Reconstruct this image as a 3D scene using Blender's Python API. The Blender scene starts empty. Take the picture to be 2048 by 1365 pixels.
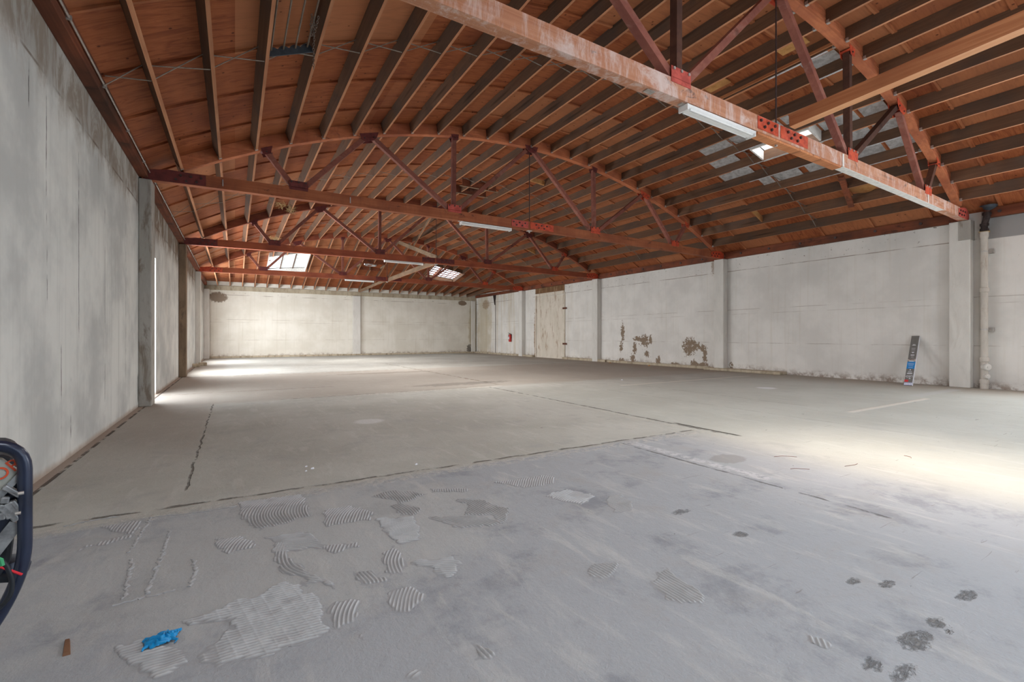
import bpy, bmesh, math, random
import numpy as np
from mathutils import Vector, Matrix
random.seed(7)
RNG = np.random.default_rng(11)
PI = math.pi
SC = bpy.context.scene
COL = SC.collection

# ------------------------------------------------------------------ camera
cam_d = bpy.data.cameras.new('camera')
cam = bpy.data.objects.new('camera', cam_d)
COL.objects.link(cam)
TH = 0.5407
cam.location = (0, 0, 1.2)
cam.rotation_euler = (PI / 2, 0, -TH)
cam_d.sensor_width = 36
cam_d.lens = 922.83 * 36 / 2048
cam_d.shift_y = -10.04 / 2048
cam_d.clip_start = 0.02
cam_d.clip_end = 200
SC.camera = cam

# ------------------------------------------------------------------ view + world
SC.view_settings.view_transform = 'Standard'
SC.view_settings.look = 'None'
SC.view_settings.gamma = 1
SC.view_settings.use_curve_mapping = False
SC.view_settings.exposure = 0.82
SC.cycles.max_bounces = 6
SC.cycles.diffuse_bounces = 3
SC.cycles.glossy_bounces = 2
SC.cycles.sample_clamp_indirect = 6
SC.cycles.use_adaptive_sampling = True
SC.cycles.adaptive_threshold = 0.08
SC.cycles.use_denoising = True
W = bpy.data.worlds.new('sky')
SC.world = W
W.use_nodes = True
W.node_tree.nodes['Background'].inputs[0].default_value = (0.75, 0.87, 1.0, 1)
W.node_tree.nodes['Background'].inputs[1].default_value = 1.6

def area(name, loc, rot, sx, sy, power, color, spread=PI):
    d = bpy.data.lights.new(name, 'AREA')
    d.shape = 'RECTANGLE'
    d.size = sx
    d.size_y = sy
    d.energy = power
    d.color = color
    d.spread = spread
    o = bpy.data.objects.new(name, d)
    o.location = loc
    o.rotation_euler = rot
    COL.objects.link(o)
    return o

# building dimensions
XL, XR = -1.40, 14.73          # side wall faces
YF, YB = -3.2, 29.5            # front and back wall faces
ZW = 3.9                       # top of the concrete walls
TY = [3.50, 10.05 - .07, 16.46, 23.06]   # near faces of the trusses
PYS = [3.67, 9.92, 16.40, 23.0]          # near faces of the pilasters
PW = 0.37
CX, CZ = 6.679, -9.266         # centre of the roof arc
RJ = 15.345                    # underside of joists
RD = 15.57                    # underside of deck
YH = 23.2                      # where the roof starts to slope to the back wall

# daylight through an unseen loading door added behind the camera
area('daylight_added_door', (6.1, YF - 0.05, 1.85), (PI / 2, 0, PI), 6.9, 3.6, 570, (0.88, 0.95, 1.0))
# daylight through the inferred side door and two added unseen windows behind the pilasters
SIDE = [(10.36, 11.95, 0, 2.8, 50), (16.85, 19.05, 1.0, 3.05, 290), (23.45, 26.6, 1.0, 3.1, 240)]      # y0, y1, sill, head, power
for y0, y1, zs_, zt_, p_ in SIDE:
    area('daylight_side_fill', (XL - .2, (y0 + y1) / 2, (zs_ + zt_) / 2), (PI / 2, 0, -PI / 2), y1 - y0 - .02, zt_ - zs_ - .02, p_, (0.93, 0.97, 1.0))
# unseen opening added in the right wall beside the camera, to brighten the left wall
SIDE_R = [(-2.3, 1.9, 3.3, 190)]
area('daylight_right_fill', (XR + .2, -.2, 2.15), (PI / 2, 0, PI / 2), 4.18, 2.26, SIDE_R[0][3], (0.95, 0.98, 1.0))
# daylight over the seen and the added roof lights, and fill at the strip lights
LIGHTS_UP = dict(left=20, right=34, near=6, pool=15, back1=125, back2=125)
LAMP = [30, 80, 110, 110]

# ------------------------------------------------------------------ node helpers
def lin(r, g, b):
    f = lambda c: (c / 255) / 12.92 if c / 255 <= .04045 else ((c / 255 + .055) / 1.055) ** 2.4
    return (f(r), f(g), f(b), 1)

class N:
    def __init__(s, nt, sock):
        s.nt, s.s = nt, sock
    def _m(s, op, *a, clamp=False):
        n = s.nt.nodes.new('ShaderNodeMath')
        n.operation = op
        n.use_clamp = clamp
        for i, v in enumerate((s,) + a):
            if isinstance(v, N):
                s.nt.links.new(v.s, n.inputs[i])
            else:
                n.inputs[i].default_value = v
        return N(s.nt, n.outputs[0])
    def __add__(s, o): return s._m('ADD', o)
    __radd__ = __add__
    def __sub__(s, o): return s._m('SUBTRACT', o)
    def __mul__(s, o): return s._m('MULTIPLY', o)
    __rmul__ = __mul__
    def __truediv__(s, o): return s._m('DIVIDE', o)
    def abs(s): return s._m('ABSOLUTE')
    def max(s, o): return s._m('MAXIMUM', o)
    def min(s, o): return s._m('MINIMUM', o)
    def sin(s): return s._m('SINE')
    def pow(s, o): return s._m('POWER', o)
    def frac(s): return s._m('FRACT')
    def sat(s): return s._m('ADD', 0.0, clamp=True)
    def ss(s, a, b):           # smoothstep from a to b
        n = s.nt.nodes.new('ShaderNodeMapRange')
        n.interpolation_type = 'SMOOTHSTEP'
        inv = a > b
        n.inputs['From Min'].default_value = min(a, b)
        n.inputs['From Max'].default_value = max(a, b)
        n.inputs['To Min'].default_value = 1.0 if inv else 0.0
        n.inputs['To Max'].default_value = 0.0 if inv else 1.0
        s.nt.links.new(s.s, n.inputs['Value'])
        return N(s.nt, n.outputs[0])

class Mat:
    def __init__(s, name, rough=.85, metallic=0.0, spec=.25):
        s.m = bpy.data.materials.new(name)
        s.m.use_nodes = True
        s.nt = s.m.node_tree
        s.b = s.nt.nodes['Principled BSDF']
        s.b.inputs['Roughness'].default_value = rough
        s.b.inputs['Metallic'].default_value = metallic
        s.b.inputs['Specular IOR Level'].default_value = spec
        tc = s.nt.nodes.new('ShaderNodeTexCoord')
        s.co = tc.outputs['Object']
        sp = s.nt.nodes.new('ShaderNodeSeparateXYZ')
        s.nt.links.new(s.co, sp.inputs[0])
        s.x, s.y, s.z = (N(s.nt, sp.outputs[i]) for i in range(3))
        s._oi = None
    def rnd(s):
        if not s._oi:
            s._oi = s.nt.nodes.new('ShaderNodeObjectInfo')
        return N(s.nt, s._oi.outputs['Random'])
    def vec(s, sx, sy, sz, off=None):
        mp = s.nt.nodes.new('ShaderNodeMapping')
        mp.inputs['Scale'].default_value = (sx, sy, sz)
        if off:
            mp.inputs['Location'].default_value = off
        s.nt.links.new(s.co, mp.inputs[0])
        return mp.outputs[0]
    def noise(s, sx=1, sy=1, sz=1, detail=4, rough=.55, dist=0, off=None, w=None):
        n = s.nt.nodes.new('ShaderNodeTexNoise')
        n.inputs['Scale'].default_value = 1
        n.inputs['Detail'].default_value = detail
        n.inputs['Roughness'].default_value = rough
        n.inputs['Distortion'].default_value = dist
        s.nt.links.new(s.vec(sx, sy, sz, off), n.inputs['Vector'])
        if w is not None:
            n.noise_dimensions = '4D'
            s.nt.links.new((w * 37.0).s, n.inputs['W'])
        return N(s.nt, n.outputs[0])
    def voro(s, sx, sy, sz, rnd=1.0, feat='F1'):
        n = s.nt.nodes.new('ShaderNodeTexVoronoi')
        n.feature = feat
        n.inputs['Scale'].default_value = 1
        n.inputs['Randomness'].default_value = rnd
        s.nt.links.new(s.vec(sx, sy, sz), n.inputs['Vector'])
        return N(s.nt, n.outputs[0])
    def mix(s, a, b, f):
        n = s.nt.nodes.new('ShaderNodeMix')
        n.data_type = 'RGBA'
        n.clamp_factor = True
        if isinstance(f, N):
            s.nt.links.new(f.s, n.inputs[0])
        else:
            n.inputs[0].default_value = f
        for i, v in ((6, a), (7, b)):
            if isinstance(v, tuple):
                n.inputs[i].default_value = v
            else:
                s.nt.links.new(v, n.inputs[i])
        return n.outputs[2]
    def color(s, c):
        if isinstance(c, tuple):
            s.b.inputs['Base Color'].default_value = c
        else:
            s.nt.links.new(c, s.b.inputs['Base Color'])
        return s
    def rough(s, v):
        s.nt.links.new(v.s, s.b.inputs['Roughness'])
        return s
    def bump(s, h, strength=.3, dist=.01):
        n = s.nt.nodes.new('ShaderNodeBump')
        n.inputs['Strength'].default_value = strength
        n.inputs['Distance'].default_value = dist
        s.nt.links.new(h.s, n.inputs['Height'])
        s.nt.links.new(n.outputs[0], s.b.inputs['Normal'])
        return s
    def seg(s, a0, a1, axis, pos, w, wob=None):
        """mask of a line: coordinate `axis` near pos, other coordinate between a0 and a1"""
        p = {'x': s.x, 'y': s.y, 'z': s.z}[axis[0]]
        q = {'x': s.x, 'y': s.y, 'z': s.z}[axis[1]]
        d = p - pos
        if wob is not None:
            d = d + wob
        m = d.abs().ss(w, w * .35)
        return m * q.ss(a0 - .05, a0 + .05) * q.ss(a1 + .05, a1 - .05)
    def blob(s, ax, cx, ay, cy, rx, ry, wob, soft=.15):
        p = {'x': s.x, 'y': s.y, 'z': s.z}
        u = (p[ax] - cx) / rx
        v = (p[ay] - cy) / ry
        return (u * u + v * v + wob).ss(1 + soft, 1 - soft)

# ------------------------------------------------------------------ materials
def wood(name, c1, c2, c3, ax='y', rough=.75, stain=None, stain_amt=.5, spec=.25, blotch=None, blotch_amt=.75):
    m = Mat(name, rough=rough, spec=spec)
    k = {'x': (.8, 22, 22), 'y': (22, .8, 22), 'z': (22, 22, .8), 'n': (9, 9, 9)}[ax]
    r = m.rnd()
    g = m.noise(*k, detail=5, rough=.6, dist=.6, w=r)
    big = m.noise(1.3, 1.3, 1.3, detail=2, w=r)
    c = m.mix(c1, c2, g.ss(.3, .7))
    c = m.mix(c, c3, (big.ss(.42, .72) * .8))
    knots = m.voro(*[v * (.35 if v < 2 else .2) for v in k]).ss(.16, .05)
    c = m.mix(c, tuple(list(v * .35 for v in c1[:3]) + [1]), knots * .7)
    if stain:
        st = m.noise(2.1, 2.1, 2.6, detail=6, rough=.7, dist=.8, w=r)
        c = m.mix(c, stain, st.ss(.53, .68) * stain_amt)
    if blotch:
        b1 = m.noise(1.9, 3.5, 3.5, detail=7, rough=.72, dist=.9, off=(7, 3, 2)).ss(.60, .66)
        c = m.mix(c, blotch, b1 * .75)
        wx = m.noise(7, 7, 1.6, detail=6, rough=.75, dist=.4, off=(2, 9, 2)).ss(.46, .66)
        c = m.mix(c, stain, wx * blotch_amt)
    tone = m.mix((.78, .78, .78, 1), (1.15, 1.15, 1.15, 1), r)
    n = m.nt.nodes.new('ShaderNodeMix')
    n.data_type = 'RGBA'
    n.blend_type = 'MULTIPLY'
    n.inputs[0].default_value = 1
    m.nt.links.new(c, n.inputs[6])
    m.nt.links.new(tone, n.inputs[7])
    m.color(n.outputs[2])
    m.bump(g, .25, .004)
    return m.m

def deck_material():
    m = Mat('plywood_deck', rough=.72, spec=.2)
    g = m.noise(3.2, 30, 3.2, detail=6, rough=.65, dist=1.0)
    fig = m.noise(1.1, 5.5, 1.1, detail=4, rough=.55, dist=2.4)
    big = m.noise(.8, .55, .8, detail=3)
    c = m.mix(lin(150, 84, 50), lin(172, 100, 62), g.ss(.3, .7))
    c = m.mix(c, lin(122, 62, 38), fig.ss(.48, .66) * .7)
    c = m.mix(c, lin(118, 60, 42), big.ss(.45, .7) * .6)
    # sheet tone steps, 1.2 m sheets across the roof
    ch = m.nt.nodes.new('ShaderNodeTexWhiteNoise')
    ch.noise_dimensions = '2D'
    cb = m.nt.nodes.new('ShaderNodeCombineXYZ')
    fx = (m.x / 2.44)._m('FLOOR'); fy = ((m.y - .8) / 1.2)._m('FLOOR')
    m.nt.links.new(fx.s, cb.inputs[0]); m.nt.links.new(fy.s, cb.inputs[1])
    m.nt.links.new(cb.outputs[0], ch.inputs['Vector'])
    c = m.mix(c, lin(200, 138, 98), N(m.nt, ch.outputs['Value']).ss(.35, 1.0) * .5)
    kn = m.voro(5.5, 5.5, 5.5).ss(.13, .05)
    c = m.mix(c, lin(70, 32, 22), kn * .8)
    m.color(c)
    m.bump(g, .15, .004)
    return m.m

def paint_steel(name, a, b, rough=.6):
    m = Mat(name, rough=rough, spec=.4)
    n = m.noise(9, 9, 9, detail=5, rough=.65)
    m.color(m.mix(a, b, n.ss(.42, .62)))
    m.bump(n, .2, .003)
    return m.m

def plain(name, c, rough=.6, metallic=0.0, vary=.12, spec=.4, scale=14):
    m = Mat(name, rough=rough, metallic=metallic, spec=spec)
    n = m.noise(scale, scale, scale, detail=4)
    d = tuple([v * (1 - vary * 2) for v in c[:3]] + [1])
    m.color(m.mix(c, d, n.ss(.35, .7)))
    return m.m

def wall_material(name, side):
    """painted board-formed concrete; side is 'left', 'right' or 'back'"""
    m = Mat(name, rough=.88, spec=.2)
    h = 'y' if side != 'back' else 'x'            # horizontal axis along the wall
    hs = {'y': (1, 1, 1), 'x': (1, 1, 1)}[h]
    def nz(a, b, **k):                             # a along wall, b in height
        return m.noise(0, a, b, **k) if h == 'y' else m.noise(a, 0, b, **k)
    H = m.y if h == 'y' else m.x
    streak = nz(9, .35, detail=5, rough=.6, dist=.25)
    streak2 = nz(3.2, .18, detail=4, off=(3, 7, 1))
    cloud = nz(.9, .9, detail=5, rough=.6)
    fine = nz(26, 26, detail=3)
    wob = (nz(1.6, 1.6, detail=5, rough=.7) - .5)
    wobf = (nz(9, 9, detail=5, rough=.75, off=(0, 3, 5)) - .5)
    if side == 'left':
        c = m.mix(lin(226, 226, 221), lin(194, 195, 192), cloud.ss(.38, .66))
        c = m.mix(c, lin(183, 183, 178), streak.ss(.5, .75) * .45)
        c = m.mix(c, lin(176, 160, 142), streak2.ss(.55, .75) * .35 * m.y.ss(7.5, 11))
        # brown water stains under the roof
        top = (m.z + wob * .9).ss(3.1, 3.62)
        st = nz(2.6, 1.1, detail=6, rough=.7, dist=1.0, off=(1, 2, 9))
        c = m.mix(c, lin(150, 134, 118), top * st.ss(.40, .58) * .85)
        c = m.mix(c, lin(138, 128, 118), (m.z + wob * .35).ss(3.36, 3.5) * .45)
        c = m.mix(c, lin(120, 98, 78), m.z.ss(3.0, 3.5) * m.y.ss(10.3, 11) * m.y.ss(23, 22) * st.ss(.4, .55) * .7)
        # vertical form joints
        w = wob * .05
        for y0, z0, z1 in ((5.10, 2.9, 3.42), (5.5, 2.1, 3.3), (6.47, 1.2, 3.1), (5.9, .3, 1.1), (7.6, .4, 2.8), (5.52, 1.5, 2.0), (8.9, .6, 2.9), (12.2, .4, 3.3), (14.1, .5, 3.3), (6.2, .2, .8)):
            ln = m.seg(z0, z1, 'yz', y0, .011, w)
            br = nz(.8, 2.6, detail=4, off=(y0, y0, z0)).ss(.42, .56)
            c = m.mix(c, lin(84, 80, 78), ln * br)
        ln = ((m.z - 3.45) + wob * .02).abs().ss(.02, .006)
        c = m.mix(c, lin(116, 100, 88), ln * nz(2, 2, detail=3).ss(.42, .6) * .8)
        c = m.mix(c, lin(170, 150, 132), (m.z + wob * .12).ss(.08, .0) * .8)
        c = m.mix(c, lin(30, 24, 22), m.seg(.1, .55, 'yz', 9.89, .03, wobf * .03))
        hgt = fine * .25 + streak * .6
    else:
        if side == 'right':
            c = m.mix(lin(233, 229, 223), lin(219, 215, 209), cloud.ss(.35, .65))
        else:
            c = m.mix(lin(234, 229, 218), lin(222, 216, 203), cloud.ss(.35, .65))
        c = m.mix(c, lin(196, 184, 162), streak.ss(.5, .78) * (.22 if side == 'right' else .28))
        if side == 'right':
            c = m.mix(c, lin(190, 170, 134), streak2.ss(.45, .7) * m.y.ss(15, 24) * .45)
        # horizontal pour lines
        for z0, s_ in ((3.44, .75), (2.1, .35), (1.95, .25), (.97, .35)):
            ln = ((m.z - z0) + wob * .035).abs().ss(.016, .004)
            c = m.mix(c, lin(128, 104, 84), ln * nz(1.1, 3, detail=4, off=(z0, 1, z0)).ss(.42, .58) * s_)
        # band above the top line, with chips and tie holes
        chip = nz(7, 12, detail=5, rough=.7, off=(4, 4, 4))
        band = m.z.ss(3.42, 3.48)
        c = m.mix(c, lin(120, 104, 90), band * chip.ss(.63, .655) * .9)
        c = m.mix(c, lin(124, 108, 94), chip.ss(.70, .715) * .8)
        # dirt at the floor
        g = (m.z + wob * .42).ss(.26, .02)
        c = m.mix(c, lin(128, 102, 82), g * nz(5, 5, detail=6, rough=.7).ss(.4, .6) * .75)
        if side == 'right':
            # peeled paint: grey mortar showing between the pilasters
            pm = None
            for cy, cz, ry, rz in ((14.13, 1.08, .2, .1), (13.72, .98, .24, .26), (13.42, 1.05, .1, .18), (15.0, 1.35, .1, .42), (15.1, .72, .1, .2), (14.3, .66, .1, .28),
                                   (11.5, .8, .3, .3), (11.22, .84, .18, .12), (10.84, .45, .09, .4), (10.9, .75, .12, .12), (13.0, .15, .12, .22), (12.15, .07, .2, .08),
                                   (11.3, .1, .16, .2), (10.95, .08, .22, .12), (14.4, .2, .14, .24), (15.1, .12, .2, .1), (13.6, .45, .12, .12), (9.78, .16, .08, .14)):
                b_ = m.blob('y', cy, 'z', cz, ry, rz, wobf * 9 + wob * 3, .05)
                pm = b_ if pm is None else pm.max(b_)
            sp = nz(16, 16, detail=4, rough=.7, off=(2, 2, 2)).ss(.66, .68) * m.y.ss(10.2, 10.7) * m.y.ss(15.6, 15.2) * m.z.ss(1.1, .2)
            pm = pm.max(sp)
            c = m.mix(c, lin(142, 124, 106), pm)
            # rust by the blocked doorway and damp corner
            r1 = m.blob('y', 20.9, 'z', 1.1, .5, 1.1, wobf * 4 + wob * 2, .5)
            c = m.mix(c, lin(150, 112, 72), m.blob('y', 21.9, 'z', 1.2, .16, 1.5, wobf * 5, .4) * .75)
            c = m.mix(c, lin(182, 164, 124), m.blob('y', 28.3, 'z', 1.8, 1.0, 2.6, wob * 3, .7) * .5)
            c = m.mix(c, lin(140, 104, 66), m.blob('y', 28.0, 'z', 3.35, .5, .3, wobf * 4, .4) * .55)
            # bare concrete beam near the pipe
            bare = m.z.ss(3.40, 3.42) * m.y.ss(3.56, 3.52)
            c = m.mix(c, lin(158, 156, 154), bare)
            c = m.mix(c, lin(140, 112, 84), m.blob('y', 10.45, 'z', 3.7, .12, .3, wobf * 6, .4) * .6)
        else:
            c = m.mix(c, lin(176, 156, 112), m.blob('x', 14.5, 'z', 1.9, .35, 2.0, wob * 3, .6) * .6)
            c = m.mix(c, lin(118, 96, 76), m.blob('x', -.78, 'z', 3.3, .42, .28, wobf * 3, .3) * .85)
            c = m.mix(c, lin(124, 102, 82), m.blob('x', 13.66, 'z', 3.5, .32, .17, wobf * 2, .2) * .9)
            c = m.mix(c, lin(80, 70, 60), m.blob('x', 14.2, 'z', .3, .2, .3, wobf * 7, .2) * .8)
        hgt = fine * .3 + streak * .4
    m.color(c)
    m.bump(hgt, .35, .006)
    return m.m

def floor_material():
    m = Mat('concrete_floor', rough=.82, spec=.22)
    big = m.noise(.55, .55, 1, detail=5, rough=.6)
    med = m.noise(2.3, 2.3, 1, detail=6, rough=.65, dist=.4)
    fine = m.noise(16, 16, 1, detail=6, rough=.7)
    grit = m.noise(70, 70, 1, detail=3, rough=.7)
    drag = m.noise(7, 1.6, 1, detail=5, rough=.65, dist=.5, off=(3, 1, 0))
    w = (m.noise(3.5, 3.5, 1, detail=5, rough=.7) - .5)
    wf = (m.noise(14, 14, 1, detail=5, rough=.7, off=(5, 5, 0)) - .5)
    near = (m.y + w * .15).ss(3.92, 3.78) * (m.x + w * .1).ss(5.2, 4.2)
    c = m.mix(lin(184, 183, 176), lin(170, 168, 160), big.ss(.35, .65))
    c = m.mix(c, lin(160, 163, 168), near * .88)
    c = m.mix(c, lin(160, 158, 156), med.ss(.5, .72) * .55)
    c = m.mix(c, lin(128, 131, 137), near * (m.noise(1.7, 1.7, 1, detail=8, rough=.72, dist=.15, off=(8, 2, 0))).ss(.5, .68) * .7)
    c = m.mix(c, lin(202, 200, 195), drag.ss(.52, .70) * .35)
    c = m.mix(c, lin(140, 138, 134), fine.ss(.55, .75) * .28)
    c = m.mix(c, lin(196, 200, 192), m.x.ss(4.6, 5.6) * m.y.ss(9, 7) * .35)
    # brown dusty slabs towards the back and along the left wall
    c = m.mix(c, lin(162, 150, 138), (m.y + w * .4).ss(9.4, 9.9) * (m.y + w).ss(16.6, 16.0) * .6)
    c = m.mix(c, lin(164, 154, 144), (m.x + w * .1).ss(-.2, -.45) * m.y.ss(4.2, 7.5) * .5)
    c = m.mix(c, lin(150, 130, 112), m.x.ss(12.2, 14.3) * .5)
    h = fine * .4 + grit * .16 + med * .3 + drag * .25
    dark = lin(86, 80, 74)
    # slab joints and cracks
    def joint(msk, col=dark, amt=.8):
        nonlocal c, h
        c = m.mix(c, col, msk * amt)
        h = h - msk * 1.6
    n1 = m.noise(5, 5, 1, detail=4, off=(1, 9, 0)).ss(.38, .55)
    jl = lambda *a, wob=None: m.seg(*a, wob=wob)
    jx = m.x * .026
    joint(m.seg(-1.3, 5.0, 'yx', 3.99, .022, w * .09 + jx) * n1)
    band = m.seg(-1.2, 5.0, 'yx', 3.86, .12, w * .12 + jx)
    c = m.mix(c, lin(198, 194, 186), band * fine.ss(.42, .6) * .6)
    h = h + band * fine * 1.1
    joint(m.seg(3.4, 9.6, 'xy', 5.14, .03, w * .10) * n1)
    band = m.seg(3.3, 9.6, 'xy', 5.02, .09, w * .12)
    c = m.mix(c, lin(200, 196, 186), band * fine.ss(.42, .6) * .5)
    h = h + band * fine * .9
    joint(m.seg(3.35, 4.3, 'xy', 5.2, .035, w * .05), lin(58, 52, 44), .9)
    joint(m.seg(1.3, 3.8, 'xy', 3.70, .018, w * .08) * n1, dark, .6)
    band = m.seg(2.2, 3.8, 'xy', 3.82, .10, w * .12)
    c = m.mix(c, lin(202, 202, 204), band * fine.ss(.4, .58) * .7)
    h = h + band * fine
    joint(m.seg(4.4, 9.7, 'xy', -.33, .012, w * .09) * n1, dark, .75)
    joint(m.seg(.6, 5.1, 'yx', 9.72, .02, w * .06) * n1)
    c = m.mix(c, lin(214, 210, 200), m.seg(1.9, 4.8, 'yx', 9.62, .03, w * .06) * fine.ss(.44, .56))
    joint(m.seg(-1.3, 4.9, 'yx', 16.2, .045, w * .2) * n1, lin(96, 84, 70), .8)
    joint(m.seg(-1.3, 2.0, 'yx', 11.6, .03, w * .2) * n1, lin(120, 104, 90), .8)
    joint(m.seg(10, 20, 'xy', 5.6, .05, w * .3) * n1, lin(126, 112, 98), .7)
    joint(m.seg(4, 20, 'xy', 8.4, .012, w * .06) * n1, lin(130, 120, 108), .6)
    joint(m.seg(1.5, 9, 'xy', 7.1, .008, w * .04) * n1, lin(140, 134, 124), .5)
    joint(m.seg(6.9, 12, 'yx', 14.4, .02, w * .08) * n1, lin(120, 104, 90), .6)
    # pale mortar strips left by removed partitions
    for yy, a, b in ((8.22, 8.0, 13.3), (3.49, 8.3, 11.4), (9.65, 4.6, 5.5)):
        s_ = m.seg(a, b, 'yx', yy, .075, w * .05)
        c = m.mix(c, lin(214, 208, 198), s_ * .75)
        h = h + s_ * .5
    s_ = m.seg(11.6, 13.9, 'yx', 3.75, .16, w * .1)
    c = m.mix(c, lin(190, 190, 188), s_ * .6)
    film = m.blob('x', .35, 'y', 3.0, 1.25, .85, w * 3 + wf * 1.5, .5)
    c = m.mix(c, lin(182, 182, 179), film * .5)
    # dark and pale round marks
    c = m.mix(c, lin(212, 212, 212), m.blob('x', 1.617, 'y', 6.6, .2, .18, w * 1.5, .5) * .7)
    c = m.mix(c, lin(222, 222, 226), m.blob('x', 10.5, 'y', 6.1, .22, .2, w * 1.5, .5) * .7)
    c = m.mix(c, lin(128, 124, 116), m.blob('x', 4.13, 'y', 2.78, .2, .14, wf * 2, .3) * .45)
    c = m.mix(c, lin(104, 98, 92), m.blob('x', 4.9, 'y', 10.6, 1.3, .3, w * 5, .6) * .5)
    c = m.mix(c, lin(118, 108, 98), m.blob('x', 4.3, 'y', 15.0, 1.6, .25, w * 5, .6) * .45)
    gouge = m.noise(26, 60, 1, detail=5, rough=.75, dist=.4).ss(.36, .62)
    for px_, py_, ra, rb in ((2.91, .747, .06, .02), (2.51, .741, .04, .022), (2.30, .739, .06, .03), (1.99, .769, .04, .022), (2.04, .689, .05, .025), (2.614, 1.68, .04, .03), (2.61, 2.107, .05, .03), (2.586, 1.07, .04, .018), (2.709, .98, .045, .018)):
        b_ = m.blob('x', px_, 'y', py_, ra * 1.2, rb * 1.1, wf * 7 + w * 3, .8) * gouge
        c = m.mix(c, lin(112, 106, 98), b_ * .5)
        h = h - b_ * .8
    dents = m.noise(4.2, 7.5, 1, detail=5, rough=.6, off=(6, 1, 0)).ss(.70, .76) * m.x.ss(1.6, 2.2)
    c = m.mix(c, lin(104, 98, 90), dents * .7)
    h = h - dents * 1.0
    sc = m.noise(3, 40, 1, detail=4, dist=.5, off=(0, 2, 0)).ss(.68, .72) * m.x.ss(1.5, 2.4) * m.y.ss(5, 3)
    c = m.mix(c, lin(120, 114, 106), sc * .5)
    # gutter line and brown edge strip by the left wall
    g = (m.x + w * .03).ss(-1.30, -1.33)
    c = m.mix(c, lin(168, 148, 134), g * .7)
    joint(((m.x + 1.315) + w * .02).abs().ss(.02, .008) * n1, lin(70, 58, 50), .85)
    m.color(c)
    m.bump(h, .85, .016)
    return m.m

M = {}
M['deck'] = deck_material()
M['joist'] = wood('joist_wood', lin(102, 74, 56), lin(120, 88, 66), lin(94, 78, 68), 'y', stain=lin(74, 64, 58), stain_amt=.45)
M['joist_lit_edge'] = wood('joist_lit_edge_wood', lin(182, 122, 88), lin(202, 146, 108), lin(164, 108, 78), 'y')  # paler joist undersides, light from the floor put into the colour
M['fresh'] = wood('bracing_wood', lin(178, 112, 72), lin(206, 140, 94), lin(160, 96, 62), 'y')
M['palewood'] = wood('weathered_wood', lin(126, 102, 82), lin(144, 120, 96), lin(108, 88, 70), 'y')
M['chord0'] = wood('whitewashed_beam_wood', lin(166, 112, 84), lin(188, 136, 106), lin(174, 120, 96), 'x', stain=lin(208, 192, 186), stain_amt=.75, blotch=lin(86, 68, 68), blotch_amt=.6)
M['chord1'] = wood('red_beam_wood', lin(172, 100, 66), lin(192, 118, 80), lin(142, 76, 52), 'x', stain=lin(116, 70, 58), stain_amt=.35, blotch=lin(92, 58, 50), blotch_amt=.25)
M['chord2'] = wood('dark_red_beam_wood', lin(146, 76, 52), lin(166, 94, 64), lin(116, 60, 46), 'x', stain=lin(100, 58, 50), stain_amt=.5)
M['web'] = wood('red_web_wood', lin(136, 82, 70), lin(156, 98, 82), lin(118, 70, 62), 'n', stain=lin(190, 160, 148), stain_amt=.22)
M['webdark'] = wood('dark_web_wood', lin(84, 56, 46), lin(104, 70, 56), lin(72, 50, 44), 'n')
M['lit_edge'] = wood('strut_lit_edge_wood', lin(232, 166, 118), lin(244, 184, 136), lin(220, 150, 104), 'y')  # strut underside painted brighter, as if lit from below
M['ledger'] = wood('ledger_wood', lin(120, 66, 46), lin(146, 84, 58), lin(78, 54, 44), 'y', stain=lin(58, 46, 40), stain_amt=.7)
M['curbwood'] = wood('curb_wood', lin(196, 140, 84), lin(220, 168, 108), lin(150, 96, 60), 'n')
M['red'] = paint_steel('orange_red_painted_steel', lin(208, 84, 52), lin(176, 66, 44))
M['maroon'] = paint_steel('maroon_part_shaded_steel', lin(112, 50, 46), lin(92, 42, 40))
M['pinkred'] = paint_steel('pink_red_painted_steel', lin(198, 88, 76), lin(170, 70, 60))
M['bolt'] = plain('dark_steel', lin(86, 72, 70), .5, .5)
M['galv'] = plain('galvanised_steel', lin(196, 190, 184), .45, .6, .15)
M['wire'] = plain('strap_steel', lin(146, 136, 126), .5, .5, .2)
M['fixture'] = plain('white_enamel', lin(238, 238, 236), .35, 0, .03)
M['whitepaint'] = plain('white_flaking_paint', lin(232, 228, 222), .7, 0, .1)
M['silver'] = Mat('silver_roof_coating', rough=.45, metallic=.35)
_n = M['silver'].noise(9, 9, 9, detail=5, rough=.7)
M['silver'].color(M['silver'].mix(lin(222, 222, 224), lin(176, 174, 174), _n.ss(.35, .7))).bump(_n, .5, .01)
M['silver'] = M['silver'].m
M['wall_left'] = wall_material('left_wall_concrete', 'left')
M['wall_right'] = wall_material('right_wall_concrete', 'right')
M['wall_back'] = wall_material('back_wall_concrete', 'back')
M['floor'] = floor_material()
def conc(name, a, b, c3, amt=.5, sc=3, relief=False):
    m = Mat(name, rough=.9, spec=.2)
    n = m.noise(sc, sc, sc * .35, detail=6, rough=.65)
    f = m.noise(22, 22, 22, detail=4, rough=.7)
    k = m.mix(a, b, n.ss(.35, .65))
    k = m.mix(k, c3, m.noise(5, 5, 1.2, detail=6, rough=.7, dist=.6).ss(.52, .66) * amt)
    if relief:
        k = m.mix(lin(158, 159, 161), k, m.z.ss(.0004, .0060))  # grooves painted darker, standing in for shade between the ridges
    m.color(k)
    m.bump(f * .5 + n * .5, .4, .008)
    return m.m
M['pil_white'] = conc('painted_pilaster', lin(224, 220, 213), lin(214, 210, 203), lin(190, 182, 172), .3)
M['pil_grey'] = conc('bare_pilaster_grey', lin(178, 174, 167), lin(164, 159, 151), lin(120, 106, 92), .75)
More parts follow.
